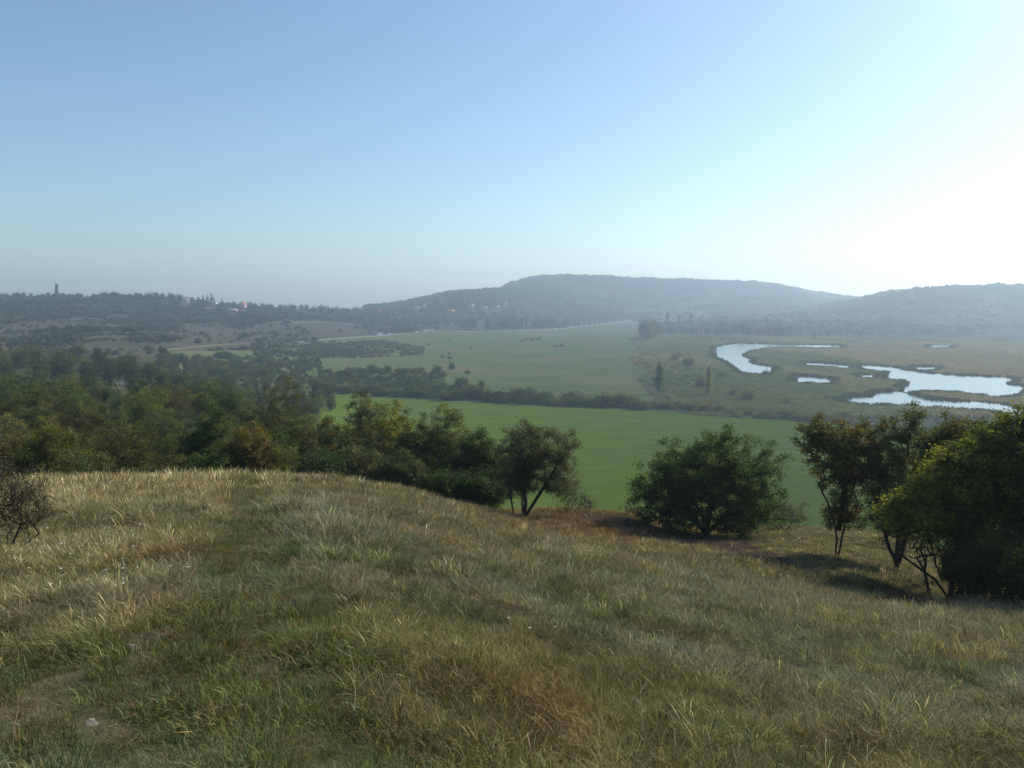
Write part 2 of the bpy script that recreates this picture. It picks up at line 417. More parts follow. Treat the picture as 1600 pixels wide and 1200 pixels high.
def build_terrain():
    tt = np.concatenate([np.linspace(-1.02, -.78, 30)[:-1], np.linspace(-.78, .78, 470), np.linspace(.78, 1.02, 30)[1:]])
    yy = np.exp(np.linspace(np.log(22), np.log(3750), 430))
    T, Y = np.meshgrid(tt, yy); X = T * Y
    ZZ = ground(X, Y)
    ZZ = ZZ - .5 * sstep(47, 44, Y) * (np.abs(X) < 44)
    px, py = proj(X, Y, ZZ)
    k = zone(px, py, Y)
    nx = len(tt); ny = len(yy)
    V = np.stack([X, Y, ZZ], -1).reshape(-1, 3)
    i = np.arange(nx - 1); j = np.arange(ny - 1); I, J = np.meshgrid(i, j)
    a = (J * nx + I).ravel(); Q = np.stack([a, a + 1, a + nx + 1, a + nx], 1)
    kz = k[:-1, :-1].ravel()
    names = {0: ('wooded_slope_ground', M_SLOPE), 1: ('green_crop_field', M_CROP), 2: ('pasture_ground', M_PAST), 3: ('marsh_ground', M_MARSH), 4: ('left_hillside_ground', M_VINE), 5: ('far_hills_ground', M_HILL)}
    for z_, (nm, m) in names.items():
        q = Q[kz == z_]; u, inv = np.unique(q, return_inverse=True)
        o = mesh_np(nm, V[u], quads=inv.reshape(q.shape), mats=[m], smooth=True)
        tag(o, kind='structure')
    # near hill top
    xs = np.arange(-46, 46.1, .27); ys = np.arange(-14, 47.1, .27)
    X, Y = np.meshgrid(xs, ys); ZZ = ground(X, Y)
    nx = len(xs); I, J = np.meshgrid(np.arange(nx - 1), np.arange(len(ys) - 1)); a = (J * nx + I).ravel()
    Q = np.stack([a, a + 1, a + nx + 1, a + nx], 1); Vn = np.stack([X, Y, ZZ], -1).reshape(-1, 3)
    bq = is_bare(X, Y, ZZ)[:-1, :-1].ravel()
    for nm, m_, q in (('hilltop_ground', M_SOIL, Q[~bq]), ('bare_soil', M_BARE, Q[bq])):
        u, inv = np.unique(q, return_inverse=True)
        tag(mesh_np(nm, Vn[u], quads=inv.reshape(q.shape), mats=[m_], smooth=True), kind='structure')
    # wide base to the horizon
    R = 3850
    V = [(-R, -R, -2), (R, -R, -2), (R, R, -2), (-R, R, -2)]
    tag(mesh_np('plain_ground', V, quads=[(0, 1, 2, 3)], mats=[M_HILL]), kind='structure')
build_terrain()

# ------------------------------------------------------------------ water
WATERS = [
 [(1117, 543), (1130, 540), (1145, 538), (1160, 536.5), (1172, 537.5), (1200, 538.5), (1240, 539.5), (1290, 539.8), (1313, 540.5), (1312, 542.5), (1270, 542), (1225, 541.5), (1200, 543), (1186, 545), (1168, 548), (1158, 553), (1160, 557.5), (1174, 562), (1171, 568), (1190, 571.5), (1205, 574), (1206, 579), (1199, 584.5), (1186, 584), (1170, 582.5), (1157, 579), (1152, 573), (1143, 567), (1131, 561), (1118, 555)],
 [(1257, 567), (1280, 567.5), (1305, 570), (1327, 571.5), (1328, 574), (1300, 571.8), (1275, 570.5), (1259, 570)],
 [(1245, 589), (1262, 588.5), (1285, 592), (1299, 594), (1297, 599), (1270, 597.5), (1246, 597)],
 [(1345, 571), (1372, 572.5), (1398, 575), (1415, 579), (1436, 582), (1470, 585.5), (1500, 588), (1540, 589.5), (1575, 590.5), (1586, 593), (1566, 599), (1572, 602), (1596, 603), (1600, 608), (1585, 614), (1562, 618), (1545, 616), (1520, 612), (1485, 609), (1440, 608.5), (1420, 611), (1411, 610), (1417, 602), (1428, 597), (1416, 593), (1390, 591), (1386, 587), (1393, 581), (1385, 578), (1362, 576), (1347, 574)],
 [(1345, 585.5), (1366, 587.5), (1366, 590), (1347, 588.5)],
 [(1317, 626), (1335, 621.5), (1367, 620), (1371, 614), (1380, 613.5), (1386, 616), (1398, 612.5), (1412, 615), (1424, 618), (1434, 622), (1449, 624.5), (1480, 628), (1520, 629.5), (1556, 632), (1574, 636), (1600, 644), (1596, 650), (1560, 643), (1530, 640), (1498, 638.5), (1482, 637), (1440, 633), (1400, 630), (1376, 631), (1345, 630)],
 [(1430, 573), (1462, 574), (1461, 577), (1432, 577)],
 [(1451, 539.8), (1486, 540.5), (1484, 543.5), (1455, 543)],
]
def build_water():
    m, n, out = new_mat('lake_water')
    b = nd(n, 'ShaderNodeBsdfPrincipled'); b.inputs['Base Color'].default_value = (.030, .050, .060, 1)
    b.inputs['Roughness'].default_value = .12; b.inputs['IOR'].default_value = 1.33
    bp = nd(n, 'ShaderNodeBump'); bp.inputs['Strength'].default_value = .3; bp.inputs['Distance'].default_value = .25
    n.links.new(noise_fac(n, .45, 4, (1, .5, 1), 0, 1), bp.inputs['Height']); n.links.new(bp.outputs[0], b.inputs['Normal'])
    n.links.new(b.outputs[0], out.inputs[0])
    polys = []; V = []; faces = []
    for poly in WATERS:
        P = np.array(poly, float); nn = len(P)
        area = np.sum(P[:, 0] * np.roll(P[:, 1], -1) - np.roll(P[:, 0], -1) * P[:, 1]) / 2
        res = []
        Pd = []
        for k in range(nn):
            p, q = P[k], P[(k + 1) % nn]
            mseg = max(1, int(np.hypot(*(q - p)) / 5))
            for s_ in range(mseg): Pd.append(p + (q - p) * s_ / mseg)
        P = np.array(Pd); nn = len(P); rg = np.random.default_rng(len(V))
        P = P + rg.normal(0, .25, P.shape) * np.array([2.0, 1.0])
        for k in range(nn):
            tang = P[(k + 1) % nn] - P[k - 1]
            ny = -tang[0] * np.sign(area)          # outward normal, image rows (down is near)
            nyn = ny / (np.hypot(*tang) + 1e-9)
            zr = 1.3 * np.clip(nyn * 1.6, 0, 1)     # near shores are seen over the reed tops
            # reeds on the near shore end at the sight line
            s = float(slope(P[k, 1])); y = (EYE - zr - .12) / s if zr > 0 else (EYE - .12) / s
            res.append((float(tx(P[k, 0], P[k, 1])) * y, y))
        polys.append(res)
        b0 = len(V); V += [(x, y, .62) for x, y in res]; faces.append(list(range(b0, b0 + nn)))
    me = bpy.data.meshes.new('lake_water'); me.from_pydata(V, [], faces); me.materials.append(m)
    o = bpy.data.objects.new('lake_water', me); COL.objects.link(o); tag(o, kind='structure')
    for p in me.polygons:
        if p.normal.z < 0: p.flip()
    return polys
WPOLY = build_water()

# ------------------------------------------------------------------ scattering by geometry nodes (for what cannot be counted)
def scatter(name, P, rot, scl, idx, tint, protos):
    col = bpy.data.collections.new(name + '_kinds')
    for p in protos: col.objects.link(p)
    me = bpy.data.meshes.new(name); P = np.asarray(P, np.float32)
    me.vertices.add(len(P)); me.vertices.foreach_set('co', P.ravel())
    a = me.attributes.new('rot', 'FLOAT_VECTOR', 'POINT'); a.data.foreach_set('vector', np.asarray(rot, np.float32).ravel())
    a = me.attributes.new('scl', 'FLOAT_VECTOR', 'POINT'); a.data.foreach_set('vector', np.asarray(scl, np.float32).ravel())
    a = me.attributes.new('idx', 'INT', 'POINT'); a.data.foreach_set('value', np.asarray(idx, np.int32))
    c = np.ones((len(P), 4), np.float32); c[:, :3] = tint
    a = me.attributes.new('tint', 'FLOAT_COLOR', 'POINT'); a.data.foreach_set('color', c.ravel())
    for m in {p.data.materials[0] for p in protos}: me.materials.append(m)
    o = bpy.data.objects.new(name, me); COL.objects.link(o); o['kind'] = 'stuff'
    g = bpy.data.node_groups.new(name, 'GeometryNodeTree')
    g.interface.new_socket('Geometry', in_out='INPUT', socket_type='NodeSocketGeometry')
    g.interface.new_socket('Geometry', in_out='OUTPUT', socket_type='NodeSocketGeometry')
    gi = g.nodes.new('NodeGroupInput'); go = g.nodes.new('NodeGroupOutput')
    ip = g.nodes.new('GeometryNodeInstanceOnPoints'); ci = g.nodes.new('GeometryNodeCollectionInfo')
    ci.inputs['Collection'].default_value = col; ci.inputs['Separate Children'].default_value = True; ci.inputs['Reset Children'].default_value = True
    ip.inputs['Pick Instance'].default_value = True
    def attr(nm, dt):
        x = g.nodes.new('GeometryNodeInputNamedAttribute'); x.data_type = dt; x.inputs['Name'].default_value = nm
        return x.outputs['Attribute']
    er = g.nodes.new('FunctionNodeEulerToRotation')
    g.links.new(attr('rot', 'FLOAT_VECTOR'), er.inputs[0]); g.links.new(er.outputs[0], ip.inputs['Rotation'])
    g.links.new(attr('scl', 'FLOAT_VECTOR'), ip.inputs['Scale']); g.links.new(attr('idx', 'INT'), ip.inputs['Instance Index'])
    g.links.new(gi.outputs[0], ip.inputs['Points']); g.links.new(ci.outputs[0], ip.inputs['Instance'])
    g.links.new(ip.outputs[0], go.inputs[0])
    md = o.modifiers.new('scatter', 'NODES'); md.node_group = g
    return o

def tuft(name, seed, n, h, width, spread, lean, bend, cols, seg=3, head=False, curl=.0):
    rng = np.random.default_rng(seed)
    base = rng.normal(0, spread, (n, 2)); hh = h * rng.uniform(.45, 1.15, n)
    az = rng.uniform(0, 2 * pi, n); ln = rng.uniform(0, lean, n) + .05
    out_az = np.arctan2(base[:, 1], base[:, 0]); az = np.where(rng.uniform(size=n) < .6, out_az, az)
    V = []; Q = []; sh = []
    dx, dy = np.cos(az), np.sin(az); sx, sy = -np.sin(az + rng.normal(0, .8, n)), np.cos(az + rng.normal(0, .8, n))
    bd = bend * rng.uniform(.3, 1.2, n)
    cols = np.array(cols, float)[rng.integers(0, len(cols), n)] * rng.uniform(.45, 1.6, (n, 1)) * np.where(rng.uniform(size=(n, 1)) < .07, 1.9, 1.0)
    for k in range(seg + 1):
        f = k / seg
        r = hh * (ln * f + bd * f * f); z = hh * (f - .28 * bd * f * f * f) - .03 * (k == 0)
        cx = base[:, 0] + dx * r; cy = base[:, 1] + dy * r
        wd = width * (1 - f) ** .7 * .5 + width * .06
        if head and k >= seg - 1: wd = np.full(n, width * (1.6 if k == seg - 1 else .6)) * .5
        V.append(np.stack([cx - sx * wd, cy - sy * wd, z], 1)); V.append(np.stack([cx + sx * wd, cy + sy * wd, z], 1))
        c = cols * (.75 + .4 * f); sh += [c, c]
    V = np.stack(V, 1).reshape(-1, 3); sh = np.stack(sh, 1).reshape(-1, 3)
    m = 2 * (seg + 1); b = np.arange(n) * m
    for k in range(seg): Q.append(np.stack([b + 2 * k, b + 2 * k + 1, b + 2 * k + 3, b + 2 * k + 2], 1))
    return mesh_np(name, V, quads=np.concatenate(Q), mats=[M_GRASS], shade=sh, link=False)

# ------------------------------------------------------------------ meadow
GREEN = (.098, .118, .060); GREY = (.170, .180, .135); STRAW = (.40, .33, .21); RUST = (.24, .125, .075); OLIVE = (.165, .155, .070); PALE = (.60, .54, .40)
def gz(px, py):                                     # ellipse centres given in the photograph, taken onto the ground
    return hit([px], [py])[0]
def build_meadow():
    rng = np.random.default_rng(11)
    c3 = [(1.15, 1.15, 1.12), (.85, 1.0, .8), (1.45, 1.25, 1.15), (1.25, 1.15, 1.05)]
    protos = []
    def add(kind, **kw):
        protos.append(tuft('tuft_%02d_%s' % (len(protos), kind), 100 + len(protos), cols=c3, **kw)); return len(protos) - 1
    # near: fine blades; mid; far: fewer, broader
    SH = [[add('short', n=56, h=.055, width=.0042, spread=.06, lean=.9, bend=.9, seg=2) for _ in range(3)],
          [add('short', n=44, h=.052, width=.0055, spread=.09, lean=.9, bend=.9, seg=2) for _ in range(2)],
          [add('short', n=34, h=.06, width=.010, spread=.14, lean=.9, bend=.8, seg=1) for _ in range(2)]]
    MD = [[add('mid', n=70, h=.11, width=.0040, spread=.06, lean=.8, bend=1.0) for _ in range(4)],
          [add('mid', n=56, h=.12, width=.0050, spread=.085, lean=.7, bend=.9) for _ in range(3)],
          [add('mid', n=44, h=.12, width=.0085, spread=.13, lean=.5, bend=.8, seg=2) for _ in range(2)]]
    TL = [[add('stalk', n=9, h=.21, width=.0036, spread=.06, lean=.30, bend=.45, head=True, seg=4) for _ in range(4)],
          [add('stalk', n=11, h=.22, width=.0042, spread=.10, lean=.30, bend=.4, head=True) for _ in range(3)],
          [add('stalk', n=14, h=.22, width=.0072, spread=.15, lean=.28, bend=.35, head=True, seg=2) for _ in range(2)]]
    pts = []
    for lod, (y0, y1, dens) in enumerate(((1.2, 10, 230), (10, 22, 120), (22, 62, 48))):
        hw = .80 * y1 + 4; n = int((y1 - y0) * 2 * hw * dens)
        x = rng.uniform(-hw, hw, n); y = rng.uniform(y0, y1, n)
        ok = (np.abs(x) < .80 * y + 3)
        pts.append(np.stack([x[ok], y[ok], np.full(ok.sum(), lod)], 1))
    P = np.concatenate(pts); x, y, lod = P[:, 0], P[:, 1], P[:, 2].astype(int)
    z = ground(x, y)
    px, py = proj(x, y, z)
    n1 = fbm(x * .42, y * .42, 41, 3); n2 = fbm(x * 1.3, y * 1.3, 51, 2); n3 = fbm(x * .22 + 5, y * .22, 61, 3); n4 = vnoise(x * 3.1, y * 3.1, 71)
    # trodden strip that runs from the lower left up the middle of the spur
    xc = np.interp(y, [0, 3.6, 5.8, 9, 20, 30], [-1.1, -1.7, -1.8, -2.9, -6.7, -10])
    wdt = np.interp(y, [0, 4, 6, 9, 25], [1.3, 1.3, .75, .5, .45])
    trod = sstep(1.25, .7, np.abs(x - xc) / wdt + (n2 - .5) * .7)
    bare = is_bare(x, y, z)
    rustz = np.exp(-(((px - 930) / 150) ** 2 + ((py - 820 - (px - 930) * .10) / 22) ** 2))
    redz = np.exp(-(((px - 870) / 130) ** 2 + ((py - 1090) / 60) ** 2))
    goldz = sstep(470, 380, px) * sstep(800 + (n1 - .5) * 60, 765, py) * (y < 60)
    leftgold = sstep(330, 120, px) * sstep(1000, 880, py) * .5
    terr = in_poly(px, py, [(1120, 834), (1260, 818), (1420, 850), (1420, 882), (1260, 900), (1200, 880)])
    # choose kind
    u = rng.uniform(size=len(x))
    p_tall = np.clip(.16 + .45 * goldz + .25 * leftgold + .25 * (n1 - .45) + .35 * rustz * 0, .02, .7) * (1 - trod)
    p_short = np.clip(.12 + .9 * trod + .5 * terr + .3 * (.5 - n3), .05, .97)
    kind = np.where(u < p_tall, 2, np.where(u < p_tall + p_short * (1 - p_tall), 0, 1))
    keep = rng.uniform(size=len(x)) < np.where(trod > .5, 1.0 - .30 * (n2 > .68), .35 + .9 * sstep(.30, .60, n4))
    keep &= ~bare | (rng.uniform(size=len(x)) < .06)
    idx = np.zeros(len(x), int)
    for k, tabs in enumerate((SH, MD, TL)):
        for l in range(3):
            mk = (kind == k) & (lod == l); idx[mk] = np.array(tabs[l])[rng.integers(0, len(tabs[l]), mk.sum())]
    def C(c): return np.array(c)[None, :]
    g = C(GREEN) * (1 - sstep(.38, .62, n1))[:, None] + C(GREY) * sstep(.38, .62, n1)[:, None]
    g = g * (1 - .75 * sstep(.45, .68, n3))[:, None] + C(OLIVE) * .75 * sstep(.45, .68, n3)[:, None]
    dry = np.clip(.10 + .85 * goldz + .45 * leftgold + .8 * sstep(.52, .74, n2) * .55 + .40 * sstep(6, 26, y) - .25 * trod, 0, .92) * rng.uniform(.45, 1.2, len(x))
    dry = np.clip(dry, 0, .95)[:, None]
    g = g * (1 - dry) + C(STRAW) * .62 * dry
    rs = np.clip(.85 * rustz + .45 * redz * sstep(.4, .6, n2) + .35 * sstep(.66, .8, fbm(x * .7, y * .7, 88, 2)), 0, .9) * rng.uniform(.5, 1.1, len(x))
    rs = np.clip(rs, 0, .9)[:, None]
    g = g * (1 - rs) + C(RUST) * rs
    st = (kind == 2) & (rng.uniform(size=len(x)) < .75)
    g[st] = np.where(rng.uniform(size=(st.sum(), 1)) < .20, C(PALE) * .85, C(STRAW) * .75) * (1 - .5 * rs[st]) + C(RUST) * .4 * rs[st]
    g = g * rng.uniform(.6, 1.35, (len(x), 1)) * (.72 + .56 * vnoise(x * 2.3, y * 2.3, 133))[:, None]
    g = np.where((trod > .5)[:, None], g * .45 + np.array([.095, .135, .055]) * .5, g)
    brown = (trod > .5) & (rng.uniform(size=len(x)) < .16); g[brown] = C((.15, .11, .06)) * rng.uniform(.7, 1.3, (brown.sum(), 1))
    sc = rng.uniform(.5, 1.2, len(x)) * (.6 + .85 * n4) * np.where(kind == 2, .8 + .35 * goldz, 1.0) * np.where((kind > 0) & terr, .6, 1)
    sc = sc * (.70 + .45 * n1)
    la = 2.4 + 2.2 * (fbm(x * .5, y * .5, 77, 2) - .5) * 2; la = la + rng.normal(0, 1.1, len(x)); lm = rng.uniform(.0, .30, len(x)) * (1 + .6 * n2)
    rot = np.stack([lm * np.cos(la), lm * np.sin(la), rng.uniform(0, 2 * pi, len(x))], 1)
    P3 = np.stack([x, y, z], 1)[keep]
    scatter('meadow_grass', P3, rot[keep], np.repeat(sc[keep, None], 3, 1), idx[keep], g[keep], protos)
    print('grass tufts', keep.sum())
build_meadow()

def tuft_line():
    pass

# ------------------------------------------------------------------ foreground trees
PG = (.075, .110, .030); PD = (.040, .075, .022); PO = (.105, .110, .045); PY = (.210, .200, .030); PR = (.150, .100, .042); PGY = (.110, .115, .070)
rngG = np.random.default_rng(7)
def top_h(px, Y, top_py, base=None):
    g = G(px, Y); return EYE - float(slope(top_py)) * Y - g[2]
def ell(px0, px1, py0, py1, Y, gx, gz_, depth=None, dy=0):
    """crown lobe from its extent in the photograph, as (centre, radii) relative to the tree foot"""
    x0, x1 = float(tx(px0, (py0 + py1) / 2)) * Y, float(tx(px1, (py0 + py1) / 2)) * Y
    z1, z0 = EYE - float(slope(py0)) * Y, EYE - float(slope(py1)) * Y
    rx, rz = (x1 - x0) / 2, (z1 - z0) / 2
    return ((x0 + x1) / 2 - gx, dy, (z0 + z1) / 2 - gz_), (rx, depth or (rx + rz) / 2, rz)
def hero(name, px, Y, lobes, label, seed, n_clump, n_leaf, leaf, clump_r, stems, pal, depth=None, r0=.1, **kw):
    g = G(px, Y, 800)
    L = [ell(*l[:4], Y, g[0], g[2], depth=(l[5] if len(l) > 5 else depth), dy=(l[4] if len(l) > 4 else 0)) for l in lobes]
    cat = kw.pop('cat', 'tree'); group = kw.pop('group', None)
    return plant(name, (g[0], g[1], g[2] - .05), label=label, cat=cat, group=group, seed=seed, lobes=L, stems=stems, n_clump=n_clump, n_leaf=n_leaf, leaf=leaf,
                 clump_r=clump_r, r0=r0, pal=pal, **kw)

# round dark tree standing alone before the green field
hero('broadleaf_tree', 1103, 37.5, [(1075, 1210, 662, 780), (980, 1130, 708, 812), (1110, 1232, 705, 815), (1020, 1200, 684, 826), (1010, 1130, 690, 790), (985, 1100, 745, 824), (1110, 1225, 750, 827), (1025, 1100, 770, 832, -1.2), (1105, 1190, 775, 834, -1.0)],
     'dense dark green round tree standing alone on the slope against the bright green field', 1, 760, 95, .105, .25,
     [[(0, 0, 0), (.05, .1, .5), (.25, .2, 1.2), (.5, .1, 2.4)], [(.1, 0, 0), (-.3, 0, .5), (-1.2, .1, 1.3)], [(0, .1, 0), (.6, -.1, .7), (1.5, 0, 1.5)], [(0, 0, .1), (-.2, -.5, .8), (-.6, -.9, 1.6)]],
     [(.050, .085, .026), (.06, .095, .028), (.065, .105, .03), (.095, .125, .038)], r0=.17, shell=.38)
# grey-olive multi-stemmed tree left of it
hero('broadleaf_tree', 820, 37, [(775, 868, 648, 745), (850, 906, 655, 748), (772, 840, 700, 775), (840, 905, 715, 770), (800, 870, 670, 750), (770, 826, 725, 782), (785, 870, 715, 772), (860, 906, 735, 783)],
     'olive grey tree with several bare leaning stems at the end of the thicket', 2, 480, 100, .07, .21,
     [[(-.5, 0, 0), (-.6, 0, .7), (-.7, .1, 1.6)], [(0, 0, 0), (.02, .1, .9), (-.05, 0, 2.6)], [(.1, 0, 0), (.6, .1, 1.0), (1.3, .1, 1.9), (1.7, .1, 3.0)], [(-.1, .1, 0), (-.15, .3, 1.2), (-.4, .4, 2.6)]],
     [PGY, (.09, .10, .055), (.085, .085, .045), PO], r0=.10)
# rusty tree on the right
hero('broadleaf_tree', 1310, 28, [(1252, 1350, 648, 720), (1262, 1385, 680, 790), (1242, 1300, 655, 705), (1280, 1350, 770, 835), (1320, 1390, 655, 740)],
     'slender tree with rusty brown upper leaves and a bare lower trunk beside the thicket', 3, 380, 66, .09, .17,
     [[(0, 0, 0), (-.02, 0, 1.0), (-.25, .05, 1.7), (-.7, .1, 2.7)], [(.05, 0, 1.0), (.15, 0, 2.2), (.25, .1, 3.6)], [(.08, .1, .0), (.3, .1, 1.4), (.6, .1, 2.8)]],
     [PR, (.13, .11, .04), (.10, .115, .04), (.085, .11, .035), (.11, .12, .045)], r0=.105, shell=.5)
hero('broadleaf_tree', 1405, 27.5, [(1370, 1450, 636, 730), (1345, 1420, 690, 790), (1395, 1475, 720, 800), (1420, 1440, 628, 670), (1360, 1440, 770, 845)],
     'grey green tree with thin see-through crown right behind the rusty one', 4, 360, 66, .085, .17,
     [[(0, 0, 0), (.05, 0, 1.6), (.15, .1, 3.4), (.2, 0, 4.6)], [(.05, 0, .3), (.5, .1, 1.6), (.7, .1, 3.0)], [(0, 0, .3), (-.5, .1, 1.5), (-.8, .1, 2.8)]],
     [PGY, (.09, .115, .045), (.075, .10, .035), PO], r0=.09, shell=.5)
hero('broadleaf_tree', 1490, 21.5, [(1400, 1560, 735, 835), (1480, 1600, 690, 800), (1365, 1470, 765, 840), (1450, 1560, 790, 885), (1430, 1540, 690, 780)],
     'yellow green bushy tree reaching out with low boughs at the right edge', 5, 640, 66, .085, .17,
     [[(0, 0, 0), (-.2, -.2, .6), (-.9, -.3, 1.1), (-1.6, -.3, 1.6)], [(0, 0, 0), (.1, 0, 1.0), (.2, 0, 2.2)], [(.1, 0, 0), (.5, 0, .9), (.9, 0, 2.0)], [(-.1, .1, 0), (-.7, .1, .5), (-1.5, .1, .75), (-2.3, 0, .75)]],
     [(.20, .215, .034), (.16, .18, .034), (.10, .125, .03), (.24, .23, .042)], r0=.085, shell=.45)
hero('broadleaf_tree', 1565, 21.5, [(1500, 1640, 650, 760), (1540, 1700, 720, 860), (1505, 1600, 800, 905), (1560, 1660, 636, 700)],
     'largest dense dark green tree filling the right edge of the picture', 6, 800, 75, .085, .18,
     [[(0, 0, 0), (-.1, 0, 1.2), (-.3, 0, 2.6), (-.2, 0, 3.7)], [(.2, 0, 0), (.8, .1, 1.3), (1.3, 0, 2.8)], [(0, 0, 0), (-.4, -.3, .8), (-.9, -.4, 1.5)]],
     [(.10, .135, .030), (.075, .105, .026), (.15, .17, .036), (.19, .19, .038)], r0=.13, shell=.4)
hero('broadleaf_tree', 1690, 20.0, [(1600, 1800, 660, 900)],
     'dark tree cut off by the right edge of the picture', 8, 420, 60, .09, .25,
     [[(0, 0, 0), (0, 0, 1.5), (.2, 0, 3.0)]], [(.05, .08, .022), (.08, .10, .025)], r0=.14)
hero('broadleaf_tree', 1590, 18.6, [(1500, 1660, 830, 935)],
     'low dark shrubby tree under the large one at the right edge', 9, 230, 60, .07, .18,
     [[(0, 0, 0), (0, 0, .5)], [(0, 0, 0), (.4, 0, .6)], [(0, 0, 0), (-.4, 0, .6)]], [(.04, .055, .02), (.06, .07, .025)], r0=.04)
hero('broadleaf_tree', 1480, 24.5, [(1425, 1545, 668, 790), (1450, 1530, 650, 720)],
     'olive tree filling the gap between the thin crowned tree and the large right tree', 10, 460, 75, .09, .19,
     [[(0, 0, 0), (.1, 0, 1.4), (.2, 0, 3.2)], [(0, 0, 0), (-.4, .1, 1.2), (-.7, 0, 2.6)]], [(.09, .105, .035), (.07, .085, .03), (.12, .115, .035)], r0=.11)
for px_, Y_, l_, t_ in [(1515, 20.5, (1480, 1560, 850, 925), 'dark low shrub at the left foot of the right thicket'), (1640, 17.5, (1590, 1700, 840, 940), 'dark low shrub cut by the right edge of the picture')]:
    hero('shrub', px_, Y_, [l_], t_, int(px_), 220, 60, .07, .18, [[(0, 0, 0), (0, 0, .5)], [(0, 0, 0), (.3, 0, .5)], [(0, 0, 0), (-.3, 0, .5)]], [(.05, .065, .022), (.07, .085, .028)], r0=.035, cat='shrub')
# bare boughs under the yellow green tree
hero('bare_shrub', 1455, 22.5, [(1375, 1500, 805, 885)],
     'tangle of leafless brown boughs below the yellow green tree', 12, 90, 3, .05, .30,
     [[(0, 0, 0), (-.4, -.1, .5), (-1.1, -.2, .8)], [(.1, 0, 0), (-.1, 0, .8)], [(0, 0, 0), (-.8, -.2, .3), (-1.5, -.3, .45)]], [PGY, PO], r0=.045, bare=.5, cat='shrub', min_r=.007, tips=4)
hero('shrub', 1418, 18.5, [(1385, 1452, 915, 950)],
     'low purplish grey twiggy shrub in the grass before the right thicket', 13, 90, 16, .03, .13,
     [[(0, 0, 0), (0, 0, .2)], [(.1, 0, 0), (.3, 0, .25)], [(0, 0, 0), (-.3, 0, .25)]], [(.10, .065, .055), (.12, .09, .06)], r0=.012, cat='shrub', min_r=.004)
hero('shrub', 1222, 42, [(1180, 1262, 778, 828)],
     'grey purple bush tucked in right of the round dark tree', 14, 200, 36, .06, .20,
     [[(0, 0, 0), (0, 0, .4)], [(.1, 0, 0), (.5, 0, .5)], [(0, 0, 0), (-.5, 0, .5)]], [(.10, .085, .075), (.11, .10, .06), (.07, .085, .035)], r0=.03, cat='shrub')
hero('bare_shrub', 893, 40, [(862, 905, 758, 797), (895, 930, 765, 792)],
     'nearly leafless twiggy bush at the foot of the olive grey tree', 15, 110, 10, .035, .20,
     [[(0, 0, 0), (-.2, 0, .4)], [(.2, 0, 0), (.5, 0, .45)], [(0, 0, 0), (.1, 0, .5)]], [(.10, .085, .05)], r0=.03, cat='shrub', min_r=.006, tips=4)
hero('bare_shrub', 922, 40.5, [(905, 935, 778, 802)],
     'tiny twiggy bush right of the nearly leafless one before the field', 16, 45, 8, .035, .15,
     [[(0, 0, 0), (0, 0, .2)], [(.1, 0, 0), (.2, 0, .2)]], [(.09, .075, .05)], r0=.02, cat='shrub', min_r=.006)
hero('thorny_shrub', 8, 9.6, [(-90, 50, 715, 800), (-10, 88, 735, 790), (-40, 70, 755, 835), (20, 84, 775, 815)],
     'thorny grey shrub with small dull leaves cut off by the left edge', 17, 480, 15, .024, .085,
     [[(0, 0, 0), (.05, 0, .2), (.2, .0, .45)], [(0, 0, 0), (-.2, 0, .3)], [(.02, 0, 0), (.25, -.05, .22), (.4, 0, .3)]],
     [(.10, .095, .055), (.12, .10, .06), (.08, .085, .04)], r0=.016, cat='shrub', min_r=.0022, tips=4)
hero('shrub', 985, 39, [(965, 1005, 786, 806)],
     'small dry brush heap left of the round dark tree', 18, 50, 14, .04, .16,
     [[(0, 0, 0), (0, 0, .15)], [(.1, 0, 0), (.3, 0, .15)]], [(.10, .075, .05)], r0=.015, cat='shrub')

